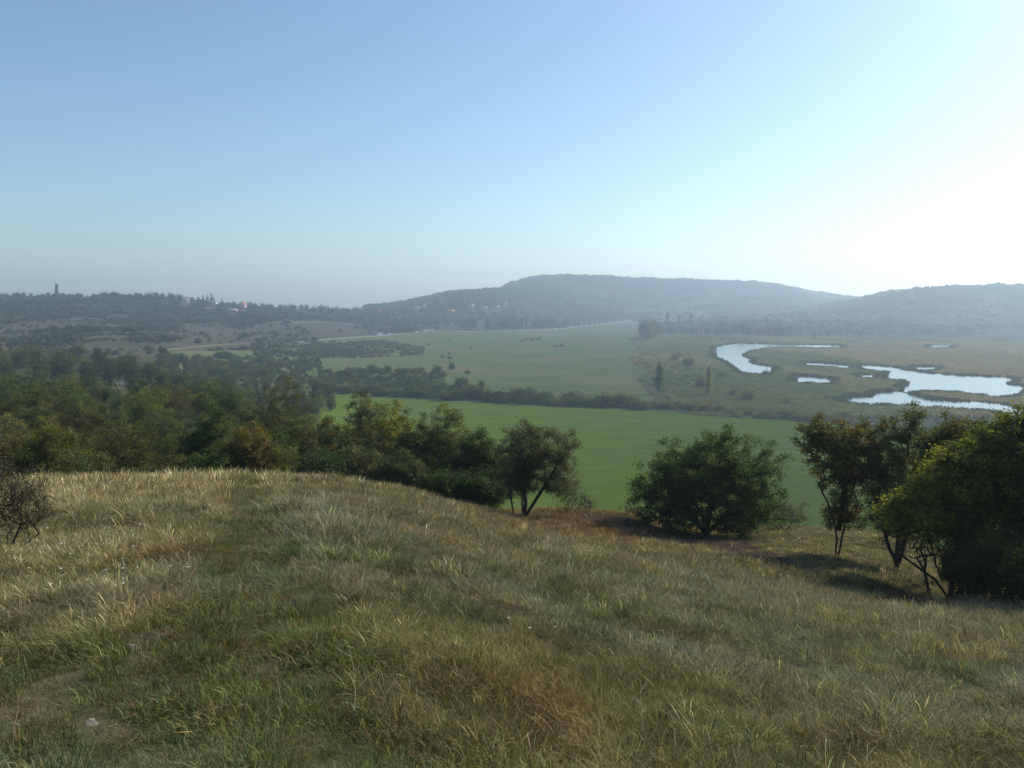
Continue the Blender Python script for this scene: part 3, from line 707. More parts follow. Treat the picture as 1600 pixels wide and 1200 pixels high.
# line of thicket trees behind the spur, left of the multi-stemmed tree (px, distance, top row, half width px, colours, label)
LINE = [
 (748, 44, 676, 36, [PD, (.06, .08, .03), (.09, .09, .04)], 'dark tree just left of the olive grey multi-stemmed tree'),
 (700, 48, 640, 40, [(.13, .14, .03), (.10, .12, .035), (.07, .09, .03), PGY], 'pointed tree with yellow green right side in the thicket'),
 (652, 47, 662, 36, [PO, (.10, .11, .05), (.07, .09, .035)], 'olive bushy tree between the pointed and the yellow topped trees'),
 (612, 54, 628, 40, [(.26, .22, .03), (.18, .17, .035), (.09, .11, .03), (.07, .09, .03)], 'tree turning bright yellow at its top in the thicket'),
 (566, 58, 622, 30, [PGY, (.09, .10, .045)], 'grey green tree just left of the yellow topped one'),
 (560, 43, 694, 46, [(.12, .125, .06), (.09, .10, .045), (.06, .075, .03)], 'pale olive bush in front of the thicket behind the grass crest'),
 (630, 42, 712, 38, [(.09, .10, .045), (.07, .085, .035)], 'low olive bush under the yellow topped tree'),
 (515, 52, 656, 38, [(.08, .09, .035), (.13, .09, .04), PD], 'dark tree with a few rusty leaves where the thicket dips'),
 (690, 41.5, 735, 40, [PD, (.05, .065, .025)], 'low dark bush beneath the pointed tree'),
 (590, 44, 728, 44, [PD, (.045, .06, .022)], 'low dark bush beneath the pale olive bush'),
 (463, 50, 650, 38, [PO, (.10, .105, .035), (.06, .08, .03)], 'olive tree above the highest point of the grass crest'),
 (500, 41, 712, 36, [PD, (.05, .07, .028)], 'low dark shrubby tree right of the grass crest'),
 (745, 39.5, 742, 32, [PD, (.04, .055, .02)], 'lowest dark bush at the right end of the thicket'),
 (445, 72, 588, 44, [(.09, .10, .04), (.11, .10, .045), (.07, .085, .035)], 'tall tree with airy top rising over the middle of the wood'),
 (388, 41, 672, 38, [(.10, .105, .035), (.155, .11, .035), (.12, .10, .03)], 'ochre green round shrub on the left crest of the meadow'),
 (330, 46, 645, 36, [(.05, .075, .028), PD, (.09, .115, .04)], 'dark leafy tree with a light green flank left of the ochre shrub'),
 (80, 42, 665, 52, [(.115, .135, .03), (.10, .12, .03), (.12, .10, .035)], 'bright yellow green shrub in the front row of the left wood'),
 (10, 43, 690, 36, [(.15, .09, .035), (.10, .085, .035), (.08, .085, .035)], 'rusty shrub at the left edge in the front row of the wood'),
]
for k, (px, Y, top, hw, pal, lab) in enumerate(LINE):
    g = G(px, Y, 700); h = EYE - float(slope(top)) * Y - g[2]; wr = hw / F * Y
    h = max(h, 1.2) * 1.06; wr *= 1.25
    rr = np.random.default_rng(300 + k)
    lob = [((0, 0, h * .62), (wr * .8, wr * .8, h * .38)), ((-wr * .45, .2, h * .45), (wr * .6, wr * .7, h * .32)), ((wr * .45, -.2, h * .42), (wr * .6, wr * .7, h * .30)), ((0, -.4, h * .25), (wr * .95, wr * .9, h * .22))]
    st = [[(0, 0, 0), (rr.normal(0, .1), 0, h * .3), (rr.normal(0, .2), 0, h * .7)], [(0, 0, 0), (-wr * .3, 0, h * .3), (-wr * .5, 0, h * .5)], [(0, 0, 0), (wr * .3, 0, h * .3), (wr * .5, 0, h * .5)]]
    small = top > 690
    plant('shrub' if small or k in (14, 16, 17) else 'broadleaf_tree', (g[0], g[1], g[2] - .05), label=lab, cat='shrub' if small or k in (14, 16, 17) else 'tree', seed=40 + k, lobes=lob, stems=st,
          n_clump=int(200 + 90 * min(h, 4)), n_leaf=85, leaf=.105, clump_r=.26, r0=.08, pal=pal, shell=.42)

# ------------------------------------------------------------------ prototypes for woods and thickets
def proto_tree(name, seed, h, wr, kind, pal=None, n_clump=230, n_leaf=38, leaf=.11, clump_r=.36, cat='tree', trunk_h=.3, r0=.13, **kw):
    pal = pal or [(1, 1, 1), (.72, .84, .7), (1.18, 1.18, .85), (1.35, 1.3, .8)]
    rr = np.random.default_rng(seed)
    if kind == 'round':
        lob = [((rr.normal(0, .3), rr.normal(0, .3), h * .66), (wr * .75, wr * .75, h * .34))]
        for k in range(4):
            a = k * pi / 2 + rr.uniform(-.5, .5); lob.append(((cos(a) * wr * .5, sin(a) * wr * .5, h * rr.uniform(.34, .60)), (wr * .52, wr * .52, h * .28)))
        lob.append(((0, 0, h * .28), (wr * .8, wr * .8, h * .24)))
        st = [[(0, 0, 0), (rr.normal(0, .2), rr.normal(0, .2), h * trunk_h), (rr.normal(0, .3), rr.normal(0, .3), h * .75)], [(0, 0, 0), (wr * .3, 0, h * .35), (wr * .5, .2, h * .6)], [(0, 0, 0), (-wr * .3, .2, h * .35), (-wr * .5, 0, h * .55)]]
    elif kind == 'bush':
        lob = [((rr.normal(0, .3), 0, h * .5), (wr * .7, wr * .7, h * .48))]
        for k in range(5):
            a = k * 1.26 + rr.uniform(-.4, .4); lob.append(((cos(a) * wr * .55, sin(a) * wr * .55, h * rr.uniform(.25, .5)), (wr * .48, wr * .48, h * rr.uniform(.25, .42))))
        st = [[(0, 0, 0), (cos(a) * wr * .3, sin(a) * wr * .3, h * .4)] for a in (0, 1.3, 2.6, 3.9, 5.2)]
    elif kind == 'poplar':
        lob = [((0, 0, h * .35), (wr, wr, h * .27)), ((.1, 0, h * .6), (wr * .85, wr * .85, h * .28)), ((0, 0, h * .82), (wr * .5, wr * .5, h * .18))]
        st = [[(0, 0, 0), (.05, 0, h * .5), (0, 0, h * .9)]]
    elif kind == 'conifer':
        lob = [((0, 0, h * (.12 + .78 * f)), (wr * (1.05 - f) , wr * (1.05 - f), h * .09)) for f in np.linspace(0, 1, 8)]
        st = [[(0, 0, 0), (0, 0, h * .95)]]
    return plant(name, (0, 0, -500), label='x', cat=cat, seed=seed, lobes=lob, stems=st, n_clump=n_clump, n_leaf=n_leaf, leaf=leaf, clump_r=clump_r, r0=r0, pal=pal, **kw)
USED = {}
def where(px, words, edges):
    return words[int(np.searchsorted(edges, px))]
W_WOOD = (['cut by the left edge', 'near the left edge', 'below the steep barn', 'below the ridge conifers', 'at the right end'], [20, 115, 225, 370])
W_HEDGE = (['at the left end', 'behind the yellow topped tree', 'right of the yellow topped tree', 'beyond the olive grey tree', 'just left of the dark poplar'], [570, 680, 770, 900])
def place(protos, k, loc, rz, sc, color, label, group, cat=None):
    p = protos[k % len(protos)]
    if p.name not in USED:
        USED[p.name] = 1
        p.location = loc; p.rotation_euler = (0, 0, rz); p.scale = (sc,) * 3 if isinstance(sc, (int, float)) else sc
        for c in KIDS[p.name]:
            if c.name.startswith(('crown', 'foliage')): c.color = (*color, 1)
        if label: p['label'] = label
        if group: p['group'] = group
        return p
    return copy_thing(p, loc, rz, sc, color, label, group)

WOOD = [proto_tree('broadleaf_tree', 500 + k, 6.6, 2.6, 'round', n_clump=340, n_leaf=64, leaf=.13, clump_r=.32) for k in range(4)]
BUSHY = [proto_tree('shrub', 520 + k, 3.0, 1.9, 'bush', n_clump=220, n_leaf=60, leaf=.105, clump_r=.24, cat='shrub', r0=.05) for k in range(3)]
FARB = [proto_tree('shrub', 540 + k, 4.0, 2.6, 'bush', n_clump=100, n_leaf=24, leaf=.36, clump_r=.6, cat='shrub', r0=.08, tips=0) for k in range(4)]
HEDG = [proto_tree('hedge_bush', 550 + k, 4.0, 2.6, 'bush', n_clump=100, n_leaf=24, leaf=.36, clump_r=.6, cat='bush', r0=.08, tips=0) for k in range(4)]
SCRB = [proto_tree('scrub_bush', 555 + k, 4.0, 2.6, 'bush', n_clump=100, n_leaf=24, leaf=.36, clump_r=.6, cat='bush', r0=.08, tips=0) for k in range(4)]
FART = [proto_tree('deciduous_tree', 560 + k, 9.0, 3.2, 'round', n_clump=130, n_leaf=26, leaf=.42, clump_r=.75, r0=.2, tips=0) for k in range(4)]
POP = [proto_tree('poplar_tree', 580 + k, 16.0, 2.0, 'poplar', n_clump=170, n_leaf=34, leaf=.42, clump_r=.7, r0=.28, tips=1, up_pen=3) for k in range(3)]
CONI = [proto_tree('conifer_tree', 590 + k, 11.0, 2.4, 'conifer', n_clump=90, n_leaf=22, leaf=.45, clump_r=.5, r0=.2, tips=0) for k in range(2)]

# left wood: rows of trees down the slope behind the meadow
wood_cols = [(.080, .105, .030), (.058, .085, .026), (.100, .118, .034), (.088, .100, .040), (.048, .075, .024), (.092, .112, .055), (.10, .098, .042)]
wood_kinds = ['green', 'dark green', 'olive', 'brownish olive', 'deep green', 'grey olive', 'brown']
k = 0
rows = [(40.5, 9, .50), (46, 9, .72), (54, 10, .9), (64, 11, .95), (76, 12, .98), (92, 13, 1.0), (112, 14, 1.05), (136, 15, 1.05), (165, 16, 1.05), (200, 16, 1.05)]
for ri, (Y, n, s) in enumerate(rows):
    hi = {0: 470, 1: 560, 2: 590, 3: 600, 4: 570, 5: 540, 6: 520}.get(ri, 500)
    for i in range(n):
        px = -230 + (hi + 230) * (i + rngG.uniform(.1, .9)) / n
        y = Y * rngG.uniform(.95, 1.06); g = G(px, y, 640)
        ci = rngG.integers(0, len(wood_cols)); c = np.array(wood_cols[ci]) * rngG.uniform(.62, 1.35)
        if ri == 0:
            place(BUSHY, k, (g[0], g[1], g[2] - .1), rngG.uniform(0, 6.28), s * rngG.uniform(1.3, 2.1), c,
                  wood_kinds[ci] + ' shrub in the front row of the left wood, ' + where(px, *W_WOOD), 'shrubs along the meadow edge')
        else:
            place(WOOD, k, (g[0], g[1], g[2] - .2), rngG.uniform(0, 6.28), s * rngG.uniform(.72, 1.12) * (1.0 if ri < 5 else 1.12), c,
                  wood_kinds[ci] + ' tree in the ' + ['', 'front', 'front', 'front half', 'front half', 'middle', 'middle', 'middle', 'back', 'back'][ri] + ' of the left wood, ' + where(px, *W_WOOD), 'trees of the left wood')
        k += 1
for i, (px, Y) in enumerate([(545, 66), (610, 70), (665, 60), (715, 56), (590, 62), (640, 56)]):
    g = G(px, Y, 660); c = np.array(wood_cols[i % 7])
    place(WOOD, k + i, (g[0], g[1], g[2] - .2), i * 1.3, [.9, .75, .62, .6, .8, .66][i], c, wood_kinds[i % 7] + ' tree at the back of the thicket before the green field', 'trees at the back of the thicket')

# pale dead trees
DEADP = []
for i, (px, Y, h) in enumerate([(188, 150, 8.5), (232, 140, 8), (418, 135, 9), (436, 120, 8), (452, 118, 7)]):
    g = G(px, Y, 600)
    plant('dead_tree', (g[0], g[1], g[2]), label=['leafless pale tree sticking out of the left wood', 'bare forked tree right of the palest one in the left wood', 'whitish dead trunk at the far side of the wood', 'dead tree with pale crooked boughs near the wood end', 'short dead tree right of the crooked one'][i],
          cat='dead tree', seed=700 + i, lobes=[((0, 0, h * .7), (1.6, 1.6, h * .35))], stems=[[(0, 0, 0), (.2, 0, h * .4), (.1, 0, h * .9)], [(0, 0, h * .3), (.8, 0, h * .8)]],
          n_clump=26, n_leaf=1, leaf=.05, clump_r=.8, r0=.10, bare=.9, bark=M_PALE, min_r=.02, tips=3)

# second, farther belt of wood
belt_c = [(.060, .078, .030), (.075, .088, .036), (.050, .068, .028), (.085, .085, .045)]
k = 0
for px0, px1, Y0, Y1, n, s0, s1 in [(-150, 260, 300, 420, 46, 1.0, 1.35), (230, 520, 280, 400, 56, .8, 1.15), (255, 505, 430, 500, 36, .5, .85)]:
    for i in range(n):
        px = px0 + (px1 - px0) * (i + rngG.uniform(0, 1)) / n; Y = rngG.uniform(Y0, Y1); g = G(px, Y, 580)
        c = np.array(belt_c[rngG.integers(0, 4)]) * rngG.uniform(.8, 1.2)
        place(FART, k, (g[0], g[1], g[2] - .3), rngG.uniform(0, 6.28), rngG.uniform(s0, s1), c, 'dark tree in the farther belt beyond the left wood, ' + where(px, *W_WOOD), 'trees of the farther wood belt'); k += 1

# hedge between the green field and the pasture, and shrubs continuing to the right
def on_line(pts, n, jy):
    P = np.array(pts, float); d = np.concatenate([[0], np.cumsum(np.hypot(*np.diff(P, axis=0).T))])
    t = np.linspace(0, d[-1], n) + rngG.uniform(-.4, .4, n) * d[-1] / n
    return np.stack([np.interp(t, d, P[:, 0]), np.interp(t, d, P[:, 1]) + rngG.uniform(-jy, 0, n)], 1)
k = 0
for pts, n, jy, s0, s1, cols, lab, grp in [
    ([(495, 614), (600, 621), (750, 631), (900, 637), (1012, 642)], 64, 5, 1.15, 1.75, belt_c, 'dark bush in the thick hedge beyond the green field', 'bushes of the hedge along the green field'),
    ([(500, 607), (560, 607), (640, 613), (720, 620), (760, 624)], 30, 14, 1.0, 1.7, belt_c, 'bush in the scrub behind the hedge', 'bushes of the scrub behind the hedge'),
    ([(500, 592), (560, 590), (650, 592), (690, 590)], 24, 8, .9, 1.6, belt_c, 'grey green bush in the pasture scrub strip', 'bushes of the scrub strip in the pasture'),
    ([(1020, 643), (1130, 650), (1250, 660), (1330, 664)], 40, 8, .6, 1.0, [(.10, .085, .05), (.085, .085, .045), (.12, .095, .05)], 'brownish bush in the low row between green field and reeds', 'brownish bushes along the reeds')]:
    for px, py in on_line(pts, n, jy):
        h_ = hit([px], [py])[0]; c = np.array(cols[rngG.integers(0, len(cols))]) * rngG.uniform(.8, 1.2); s = rngG.uniform(s0, s1)
        place(HEDG, k, (h_[0], h_[1] + 2, h_[2] - .2), rngG.uniform(0, 6.28), (s * rngG.uniform(.7, 1.5), s * rngG.uniform(.7, 1.3), s * rngG.uniform(.6, 1.3)), c, lab if px > 1012 else lab + ', ' + where(px, *W_HEDGE), grp); k += 1

# single bushes dotted over the pasture
SING = [(567, 557, .95, 'round dark bush standing alone in the pasture left of the scrub'), (642, 548, .8, 'flat bush below the white vans'), (669, 540, .7, 'flat dark bush nearest below the row of vans'),
        (703, 533, .5, 'small bush above the group of three'), (736, 544, .6, 'small brown bush right of the vans'), (692, 559, .8, 'left bush of the group of three in the pasture'),
        (702, 554, .6, 'upper bush of the group of three in the pasture'), (703, 561, .85, 'lower right bush of the group of three in the pasture'), (730, 584, .8, 'small dark bush in the lower pasture'),
        (589, 554, .4, 'tiny bush right of the round dark one'), (706, 578, 1.0, 'thin pale bush standing in the lower pasture'),
        (822, 531, 1.15, 'left bush of the flat clump in the middle of the pasture'), (832, 532, 1.25, 'middle bush of the flat clump in the pasture'), (842, 531, 1.2, 'right bush of the flat clump in the pasture'), (815, 534, .8, 'outermost left bush of the flat clump in the pasture'),
        (868, 543, 1.0, 'left half of the dark double bush in the pasture'), (877, 542, 1.15, 'right half of the dark double bush in the pasture')]
for i, (px, py, s, lab) in enumerate(SING):
    h_ = hit([px], [py])[0]; c = np.array(belt_c[i % 4]) * .9
    place(FARB, i, tuple(h_), i * 1.1, (s * 1.1, s, s * (.8 if i != 10 else 1.5)), c, lab, None)

# scrub fields left of the pasture and on the left hillside
k = 0
hs_c = [(.075, .095, .040), (.060, .080, .034), (.095, .100, .050), (.085, .080, .050)]
for poly, n, s0, s1, lab, grp in [
    ([(385, 537), (470, 527), (560, 540), (640, 540), (660, 552), (600, 557), (480, 560), (400, 556)], 120, .7, 1.3, 'grey green bush in the scrub patch by the pasture edge', 'bushes of the scrub patch by the pasture'),
    ([(260, 560), (390, 558), (500, 566), (500, 590), (380, 588), (260, 572)], 75, .9, 1.6, 'dark bush on the near rim of the pasture', 'bushes on the near rim of the pasture'),
    ([(640, 520), (660, 505), (590, 508), (560, 518), (600, 521)], 20, .8, 1.5, 'dark bush behind the parked vans', 'bushes behind the vans')]:
    P = np.array(poly); cnt = 0
    while cnt < n:
        px, py = rngG.uniform(P[:, 0].min(), P[:, 0].max()), rngG.uniform(P[:, 1].min(), P[:, 1].max())
        if not in_poly(np.array([px]), np.array([py]), poly)[0]: continue
        h_ = hit([px], [py])[0]
        if np.isnan(h_[0]): continue
        c = np.array(hs_c[rngG.integers(0, 4)]) * rngG.uniform(.8, 1.2); s = rngG.uniform(s0, s1)
        place(SCRB, k, (h_[0], h_[1], h_[2] - .3), rngG.uniform(0, 6.28), (s * rngG.uniform(.7, 1.9), s * rngG.uniform(.7, 1.3), s * rngG.uniform(.5, 1.15)), c, lab + ', ' + where(px, ['left part', 'below the ridge conifers', 'below the red gable', 'above the wood end', 'left of the vans', 'right part'], [300, 350, 430, 500, 590]), grp); k += 1; cnt += 1

# ------------------------------------------------------------------ far scrub and forest that read as one mass
HOUSE_PX = np.array([(290, 473), (330, 478), (362, 487), (379, 482), (463, 479), (498, 484), (592, 493), (614, 492), (651, 484), (662, 481), (705, 490), (737, 480), (757, 484), (776, 484), (789, 480), (810, 490), (136, 461)], float)
def near_house(px, py, rx=9, up=2, dn=8):
    k = np.zeros(np.shape(px), bool)
    for hx, hy in HOUSE_PX: k |= (np.abs(px - hx) < rx) & (py > hy - up) & (py < hy + dn)
    return k
def crown_proto(name, seed, n, kind='round', leaf=.9):
    rr = np.random.default_rng(seed)
    d = rr.normal(size=(n, 3)); d /= np.linalg.norm(d, axis=1, keepdims=True); d[:, 2] = np.abs(d[:, 2]) * 1.0 - .25
    C = d * (rr.uniform(.0, 1, (n, 1)) ** .25) * np.array([1, 1, .95]) * (1 + .2 * np.sin(d[:, :1] * 6 + seed)); C[:, 2] += .55
    LV, LQ = leaves(C, leaf, rr, .8)
    sh = np.repeat(rr.uniform(.7, 1.3, (n, 1)) * np.ones((1, 3)), 4, 0)
    return mesh_np(name, LV, quads=LQ, mats=[M_LEAF_I], shade=sh, link=False)
def mass(name, P, size, cols, seed, protos, zs=1.0, sink=.15, var=(.7, 1.3)):
    rr = np.random.default_rng(seed); n = len(P)
    s = size * rr.uniform(var[0], var[1], n)
    scl = np.stack([s, s, s * zs * rr.uniform(.8, 1.25, n)], 1)
    rot = np.stack([np.zeros(n), np.zeros(n), rr.uniform(0, 6.28, n)], 1)
    cc = np.array(cols)
    nz = fbm(P[:, 0] * .008, P[:, 1] * .008, seed, 3); ci = np.clip(((nz - .3) / .4 * len(cc) + rr.normal(0, .8, n)).astype(int), 0, len(cc) - 1)
    tint = cc[ci] * rr.uniform(.7, 1.3, (n, 1)) * (.65 + .7 * vnoise(P[:, 0] * .02, P[:, 1] * .02, seed + 3))[:, None]
    if size > 4: s_low = .7 + .7 * vnoise(P[:, 0] * .03, P[:, 1] * .03, seed + 5); scl *= s_low[:, None]
    Q = P.copy(); Q[:, 2] -= sink * size
    scatter(name, Q, rot, scl, rr.integers(0, len(protos), n), tint, protos)
def grid_pts(x0, x1, y0, y1, step, seed):
    rr = np.random.default_rng(seed)
    xs = np.arange(x0, x1, step); ys = np.arange(y0, y1, step); X, Y = np.meshgrid(xs, ys); X = X.ravel(); Y = Y.ravel()
    X = X + rr.uniform(-.5, .5, len(X)) * step; Y = Y + rr.uniform(-.5, .5, len(Y)) * step
    m = np.abs(X) < .82 * Y + 30
    return X[m], Y[m], rr
CR = [crown_proto('crown_clump_%d' % i, 800 + i, 90, leaf=.50) for i in range(4)]
CR2 = [crown_proto('scrub_clump_%d' % i, 820 + i, 70, leaf=.55) for i in range(4)]
X, Y, rr = grid_pts(-500, 2600, 1150, 3000, 8.0, 900)
Zg = ground(X, Y); px, py = proj(X, Y, Zg); kz = zone(px, py, Y)
clear = in_poly(px, py, [(1010, 500), (1060, 486), (1200, 483), (1330, 479), (1330, 487), (1200, 494), (1110, 502)])
clear |= in_poly(px, py, [(640, 520), (700, 503), (980, 498), (1000, 505), (860, 516), (700, 521)])
dens = fbm(X * .007, Y * .007, 905, 3)
sel = (kz == 5) & (px > 570) & ~clear & (dens > .27 + .22 * ((py > 455) & (px > 950) & (px < 1300)))
sel |= (kz == 5) & clear & (rr.uniform(size=len(X)) < .05)
sel &= ~near_house(px, py)
mass('hill_forest', np.stack([X, Y, Zg], 1)[sel], 4.4, [(.040, .065, .026), (.055, .080, .030), (.080, .095, .038), (.105, .100, .048)], 910, CR, var=(.5, 1.6))
print('forest', sel.sum())
X, Y, rr = grid_pts(-1700, 350, 560, 1700, 6.5, 920)
Zg = ground(X, Y); px, py = proj(X, Y, Zg); kz = zone(px, py, Y)
dens = fbm(X * .018, Y * .007, 925, 4)
thick = sstep(1180, 1330, Y) * .24 * sstep(90, 170, px) + .10 * in_poly(px, py, [(140, 500), (140, 455), (560, 470), (640, 500), (300, 505)]) + .14 * in_poly(px, py, [(380, 500), (600, 500), (560, 480), (380, 475)])
sel = ((kz == 4) | ((kz == 5) & (px < 640))) & (dens + thick + rr.normal(0, .075, len(X)) > .545) & (px < 660)
trk = in_poly(px, py, [(440, 500), (520, 500), (580, 507), (640, 512), (640, 530), (470, 545), (240, 552), (240, 540)]); sel &= ~trk | (rr.uniform(size=len(X)) < .2); sel &= ~near_house(px, py)
mass('hillside_scrub', np.stack([X, Y, Zg], 1)[sel], 2.6, [(.055, .075, .035), (.070, .088, .040), (.085, .092, .048)], 930, CR2, var=(.5, 1.5))
X, Y, rr = grid_pts(-1500, 350, 330, 1650, 4.6, 925)
Zg = ground(X, Y); px, py = proj(X, Y, Zg); kz = zone(px, py, Y)
dens = fbm(X * .03, Y * .012, 927, 4)
inp = in_poly(px, py, [(385, 537), (470, 527), (600, 532), (665, 545), (655, 556), (560, 560), (400, 558)]) | in_poly(px, py, [(240, 556), (500, 562), (510, 600), (380, 600), (240, 590)]) | in_poly(px, py, [(490, 592), (690, 588), (740, 622), (490, 610)])
sel2 = (((kz == 4) & (dens + rr.normal(0, .09, len(X)) > .545)) | (inp & (dens + rr.normal(0, .1, len(X)) > .44))) & (px < 740) & ~near_house(px, py) & ~in_poly(px, py, [(440, 500), (580, 507), (700, 512), (700, 524), (640, 528), (590, 533), (470, 540), (240, 552), (240, 540)])
mass('low_scrub', np.stack([X, Y, Zg], 1)[sel2], 1.35, [(.060, .080, .038), (.075, .092, .042), (.095, .098, .055)], 931, CR2, var=(.5, 1.6))
print('scrub', sel.sum(), sel2.sum())

# reeds
def reed_proto(i):
    rr = np.random.default_rng(840 + i); n = 70
    base = rr.uniform(-2.0, 2.0, (n, 2)); h = rr.uniform(1.3, 2.3, n); a = rr.uniform(0, pi, n); w_ = rr.uniform(.12, .28, n)
    ln = rr.normal(0, .25, (n, 2))
    V = []
    for sx_, f in ((-1, 0), (1, 0), (1, 1), (-1, 1)):
        ww = w_ * (1 if f == 0 else .55)
        V.append(np.stack([base[:, 0] + np.cos(a) * ww * sx_ + ln[:, 0] * f, base[:, 1] + np.sin(a) * ww * sx_ + ln[:, 1] * f, h * f], 1))
    V = np.stack(V, 1).reshape(-1, 3)
    sh = np.repeat(rr.uniform(.65, 1.35, (n, 1)) * np.ones((1, 3)), 4, 0)
    return mesh_np('reed_clump_%d' % i, V, quads=np.arange(n * 4).reshape(n, 4), mats=[M_LEAF_I], shade=sh, link=False)
RP = [reed_proto(i) for i in range(4)]
allP = []
for y0, y1, st in ((330, 620, 2.9), (620, 1150, 4.2)):
    X, Y, rr = grid_pts(80, 1000, y0, y1, st, 940 + int(st))
    Zg = ground(X, Y); px, py = proj(X, Y, Zg); kz = zone(px, py, Y)
    inside = np.zeros(len(X), bool); edge = np.zeros(len(X), bool)
    for poly in WPOLY:
        inside |= in_poly(X, Y, poly)
        for dx, dy in ((5, 0), (-5, 0), (0, 6), (0, -6)): edge |= in_poly(X + dx, Y + dy, poly)
        for dx, dy in ((1.6, 0), (-1.6, 0), (0, 1.6), (0, -1.6)): inside |= in_poly(X + dx, Y + dy, poly)
    sel = (kz == 3) & ~inside & (px > 985)
    dry = in_poly(px, py, [(985, 545), (1050, 560), (1100, 590), (1080, 620), (1020, 620), (985, 590), (980, 566)])
    sel &= ~dry | (rr.uniform(size=len(X)) < .25)
    allP.append(np.stack([X, Y, np.minimum(Zg, .7), np.full(len(X), 1.0 if st < 3 else 1.35), edge], 1)[sel])
A = np.concatenate(allP); n = len(A); rr = np.random.default_rng(950)
nz = fbm(A[:, 0] * .02, A[:, 1] * .006, 951, 4)
rc = np.array([(.22, .185, .115), (.175, .170, .092), (.14, .155, .08), (.11, .135, .065)])
ci = np.clip(((nz - .32) / .36 * 4 + rr.normal(0, .5, n)).astype(int), 0, 3); tint = rc[ci] * rr.uniform(.8, 1.2, (n, 1))
e = A[:, 4] > 0; tint[e] = np.array([.048, .062, .028]) * rr.uniform(.8, 1.2, (e.sum(), 1))  # shore reeds tinted dark: their backlit shade is painted into the colour
hgt = .45 + .45 * (vnoise(A[:, 0] * .05, A[:, 1] * .02, 952)) + .15 * e
scatter('reed_bed', A[:, :3], np.stack([np.zeros(n), np.zeros(n), rr.uniform(0, 6.28, n)], 1), np.stack([A[:, 3], A[:, 3], hgt], 1), rr.integers(0, 4, n), tint, RP)
print('reeds', n)

# ------------------------------------------------------------------ trees of the valley and far hills, one by one
def at_px(px, py): return tuple(hit([px], [py])[0])
def tree_px(protos, k, px, base, top, color, label, group=None, h0=9.0, wf=1.0, Y=None):
    loc = at_px(px, base) if Y is None else G(px, Y, base)
    h = (float(slope(base)) - float(slope(top))) * loc[1] if Y is None else EYE - float(slope(top)) * Y - loc[2]; s = max(h, 1) / h0
    return place(protos, k, (loc[0], loc[1], loc[2] - .2), k * 1.7, (s * wf, s * wf, s), color, label, group)
tree_px(POP, 0, 1029, 616, 566, (.045, .07, .028), 'dark narrow poplar at the right end of the hedge', h0=16, wf=1.1)
tree_px(POP, 1, 1107, 622, 568, (.19, .18, .07), 'yellowish narrow poplar standing among the brown reeds', h0=16, wf=.8)
for i, (px, b, t, wf, lab) in enumerate([(1042, 513, 488, .95, 'left of the three tall dark poplars by the marsh'), (1060, 514, 491, .7, 'middle and thinnest of the three tall poplars by the marsh'), (1079, 516, 487, .8, 'right and tallest of the three tall poplars by the marsh')]):
    tree_px(POP, i, px, b, t, (.06, .08, .04), lab, h0=16, wf=wf)
for i, (px, b, t) in enumerate([(1006, 530, 498), (1017, 531, 499), (1024, 529, 500), (1012, 533, 508), (1032, 523, 508)]):
    tree_px(FART, i, px, b, t, [(.085, .10, .05), (.13, .125, .06)][i % 2], 'rounded tree in the pale clump at the corner of pasture and marsh', 'trees of the pale clump at the marsh corner', wf=.8)
rr = np.random.default_rng(77)
for i, px in enumerate(np.concatenate([np.linspace(1048, 1250, 26), np.linspace(1262, 1345, 9)])):
    b = 522 + (px - 1048) * .022 + rr.uniform(-1.5, 2); h = rr.uniform(14, 26) if 1085 < px < 1235 else rr.uniform(8, 14)
    tree_px(FART, i, px, b, b - h, [(.07, .085, .04), (.10, .105, .05), (.12, .115, .055), (.055, .075, .035)][rr.integers(0, 4)], 'hazy tree in the row along the far side of the marsh', 'trees along the far side of the marsh', wf=rr.uniform(.7, 1.0))
for i, (px, b, t, lab) in enumerate([(1076, 574, 553, 'round brownish tree in the marsh left of the channel'), (1053, 564, 552, 'small bush left of the round brownish marsh tree'), (1095, 608, 585, 'reddish brown bush left of the yellowish poplar'),
        (1128, 592, 578, 'dark bush near the left water channel'), (1196, 590, 576, 'dark scraggy bush at the end of the left channel'), (1168, 628, 602, 'yellow brown willow in the reeds'), (1145, 622, 606, 'low brown bush left of the yellow brown willow'),
        (1381, 588, 576, 'dark rounded bush on a spit in the water'), (1368, 525, 515, 'pale round tree alone on the far marsh edge'), (1290, 628, 614, 'dark bush near the left end of the nearest water'), (1230, 634, 620, 'olive bush in the marsh right of the willow'), (1062, 560, 548, 'pale bush above the round brownish marsh tree')]):
    tree_px(FARB, i, px, b, t, [(.10, .09, .05), (.08, .085, .045), (.11, .08, .055), (.06, .075, .04), (.07, .07, .04), (.15, .125, .055), (.10, .085, .05), (.06, .075, .04), (.10, .10, .06), (.06, .08, .04), (.09, .095, .045), (.11, .11, .05)][i], lab, h0=4.0, wf=.75)
for i, (px, b, h) in enumerate([(724, 515, 18), (731, 515, 19), (738, 515, 20), (743, 515, 18), (761, 516, 20), (765, 516, 17), (772, 517, 10), (779, 517, 9), (787, 516, 21), (793, 516, 20), (801, 516, 22), (807, 516, 19), (814, 516, 20), (822, 516, 14), (836, 515, 20), (842, 515, 22), (850, 515, 21), (856, 514, 19), (862, 514, 18), (868, 513, 17),
        (884, 511, 15), (890, 511, 16), (897, 510, 14), (905, 509, 12), (913, 508, 13), (921, 507, 13), (929, 506, 12), (937, 505, 12), (946, 504, 10), (955, 503, 10), (964, 502, 9), (973, 501, 8)]):
    tree_px(POP if i % 4 else FART, i, px, b, b - h, (.055, .075, .04), 'tree in the dark row along the far road below the big hill', 'trees in the row along the far road', h0=16 if i % 4 else 9, wf=1.35 if i % 4 else .7)
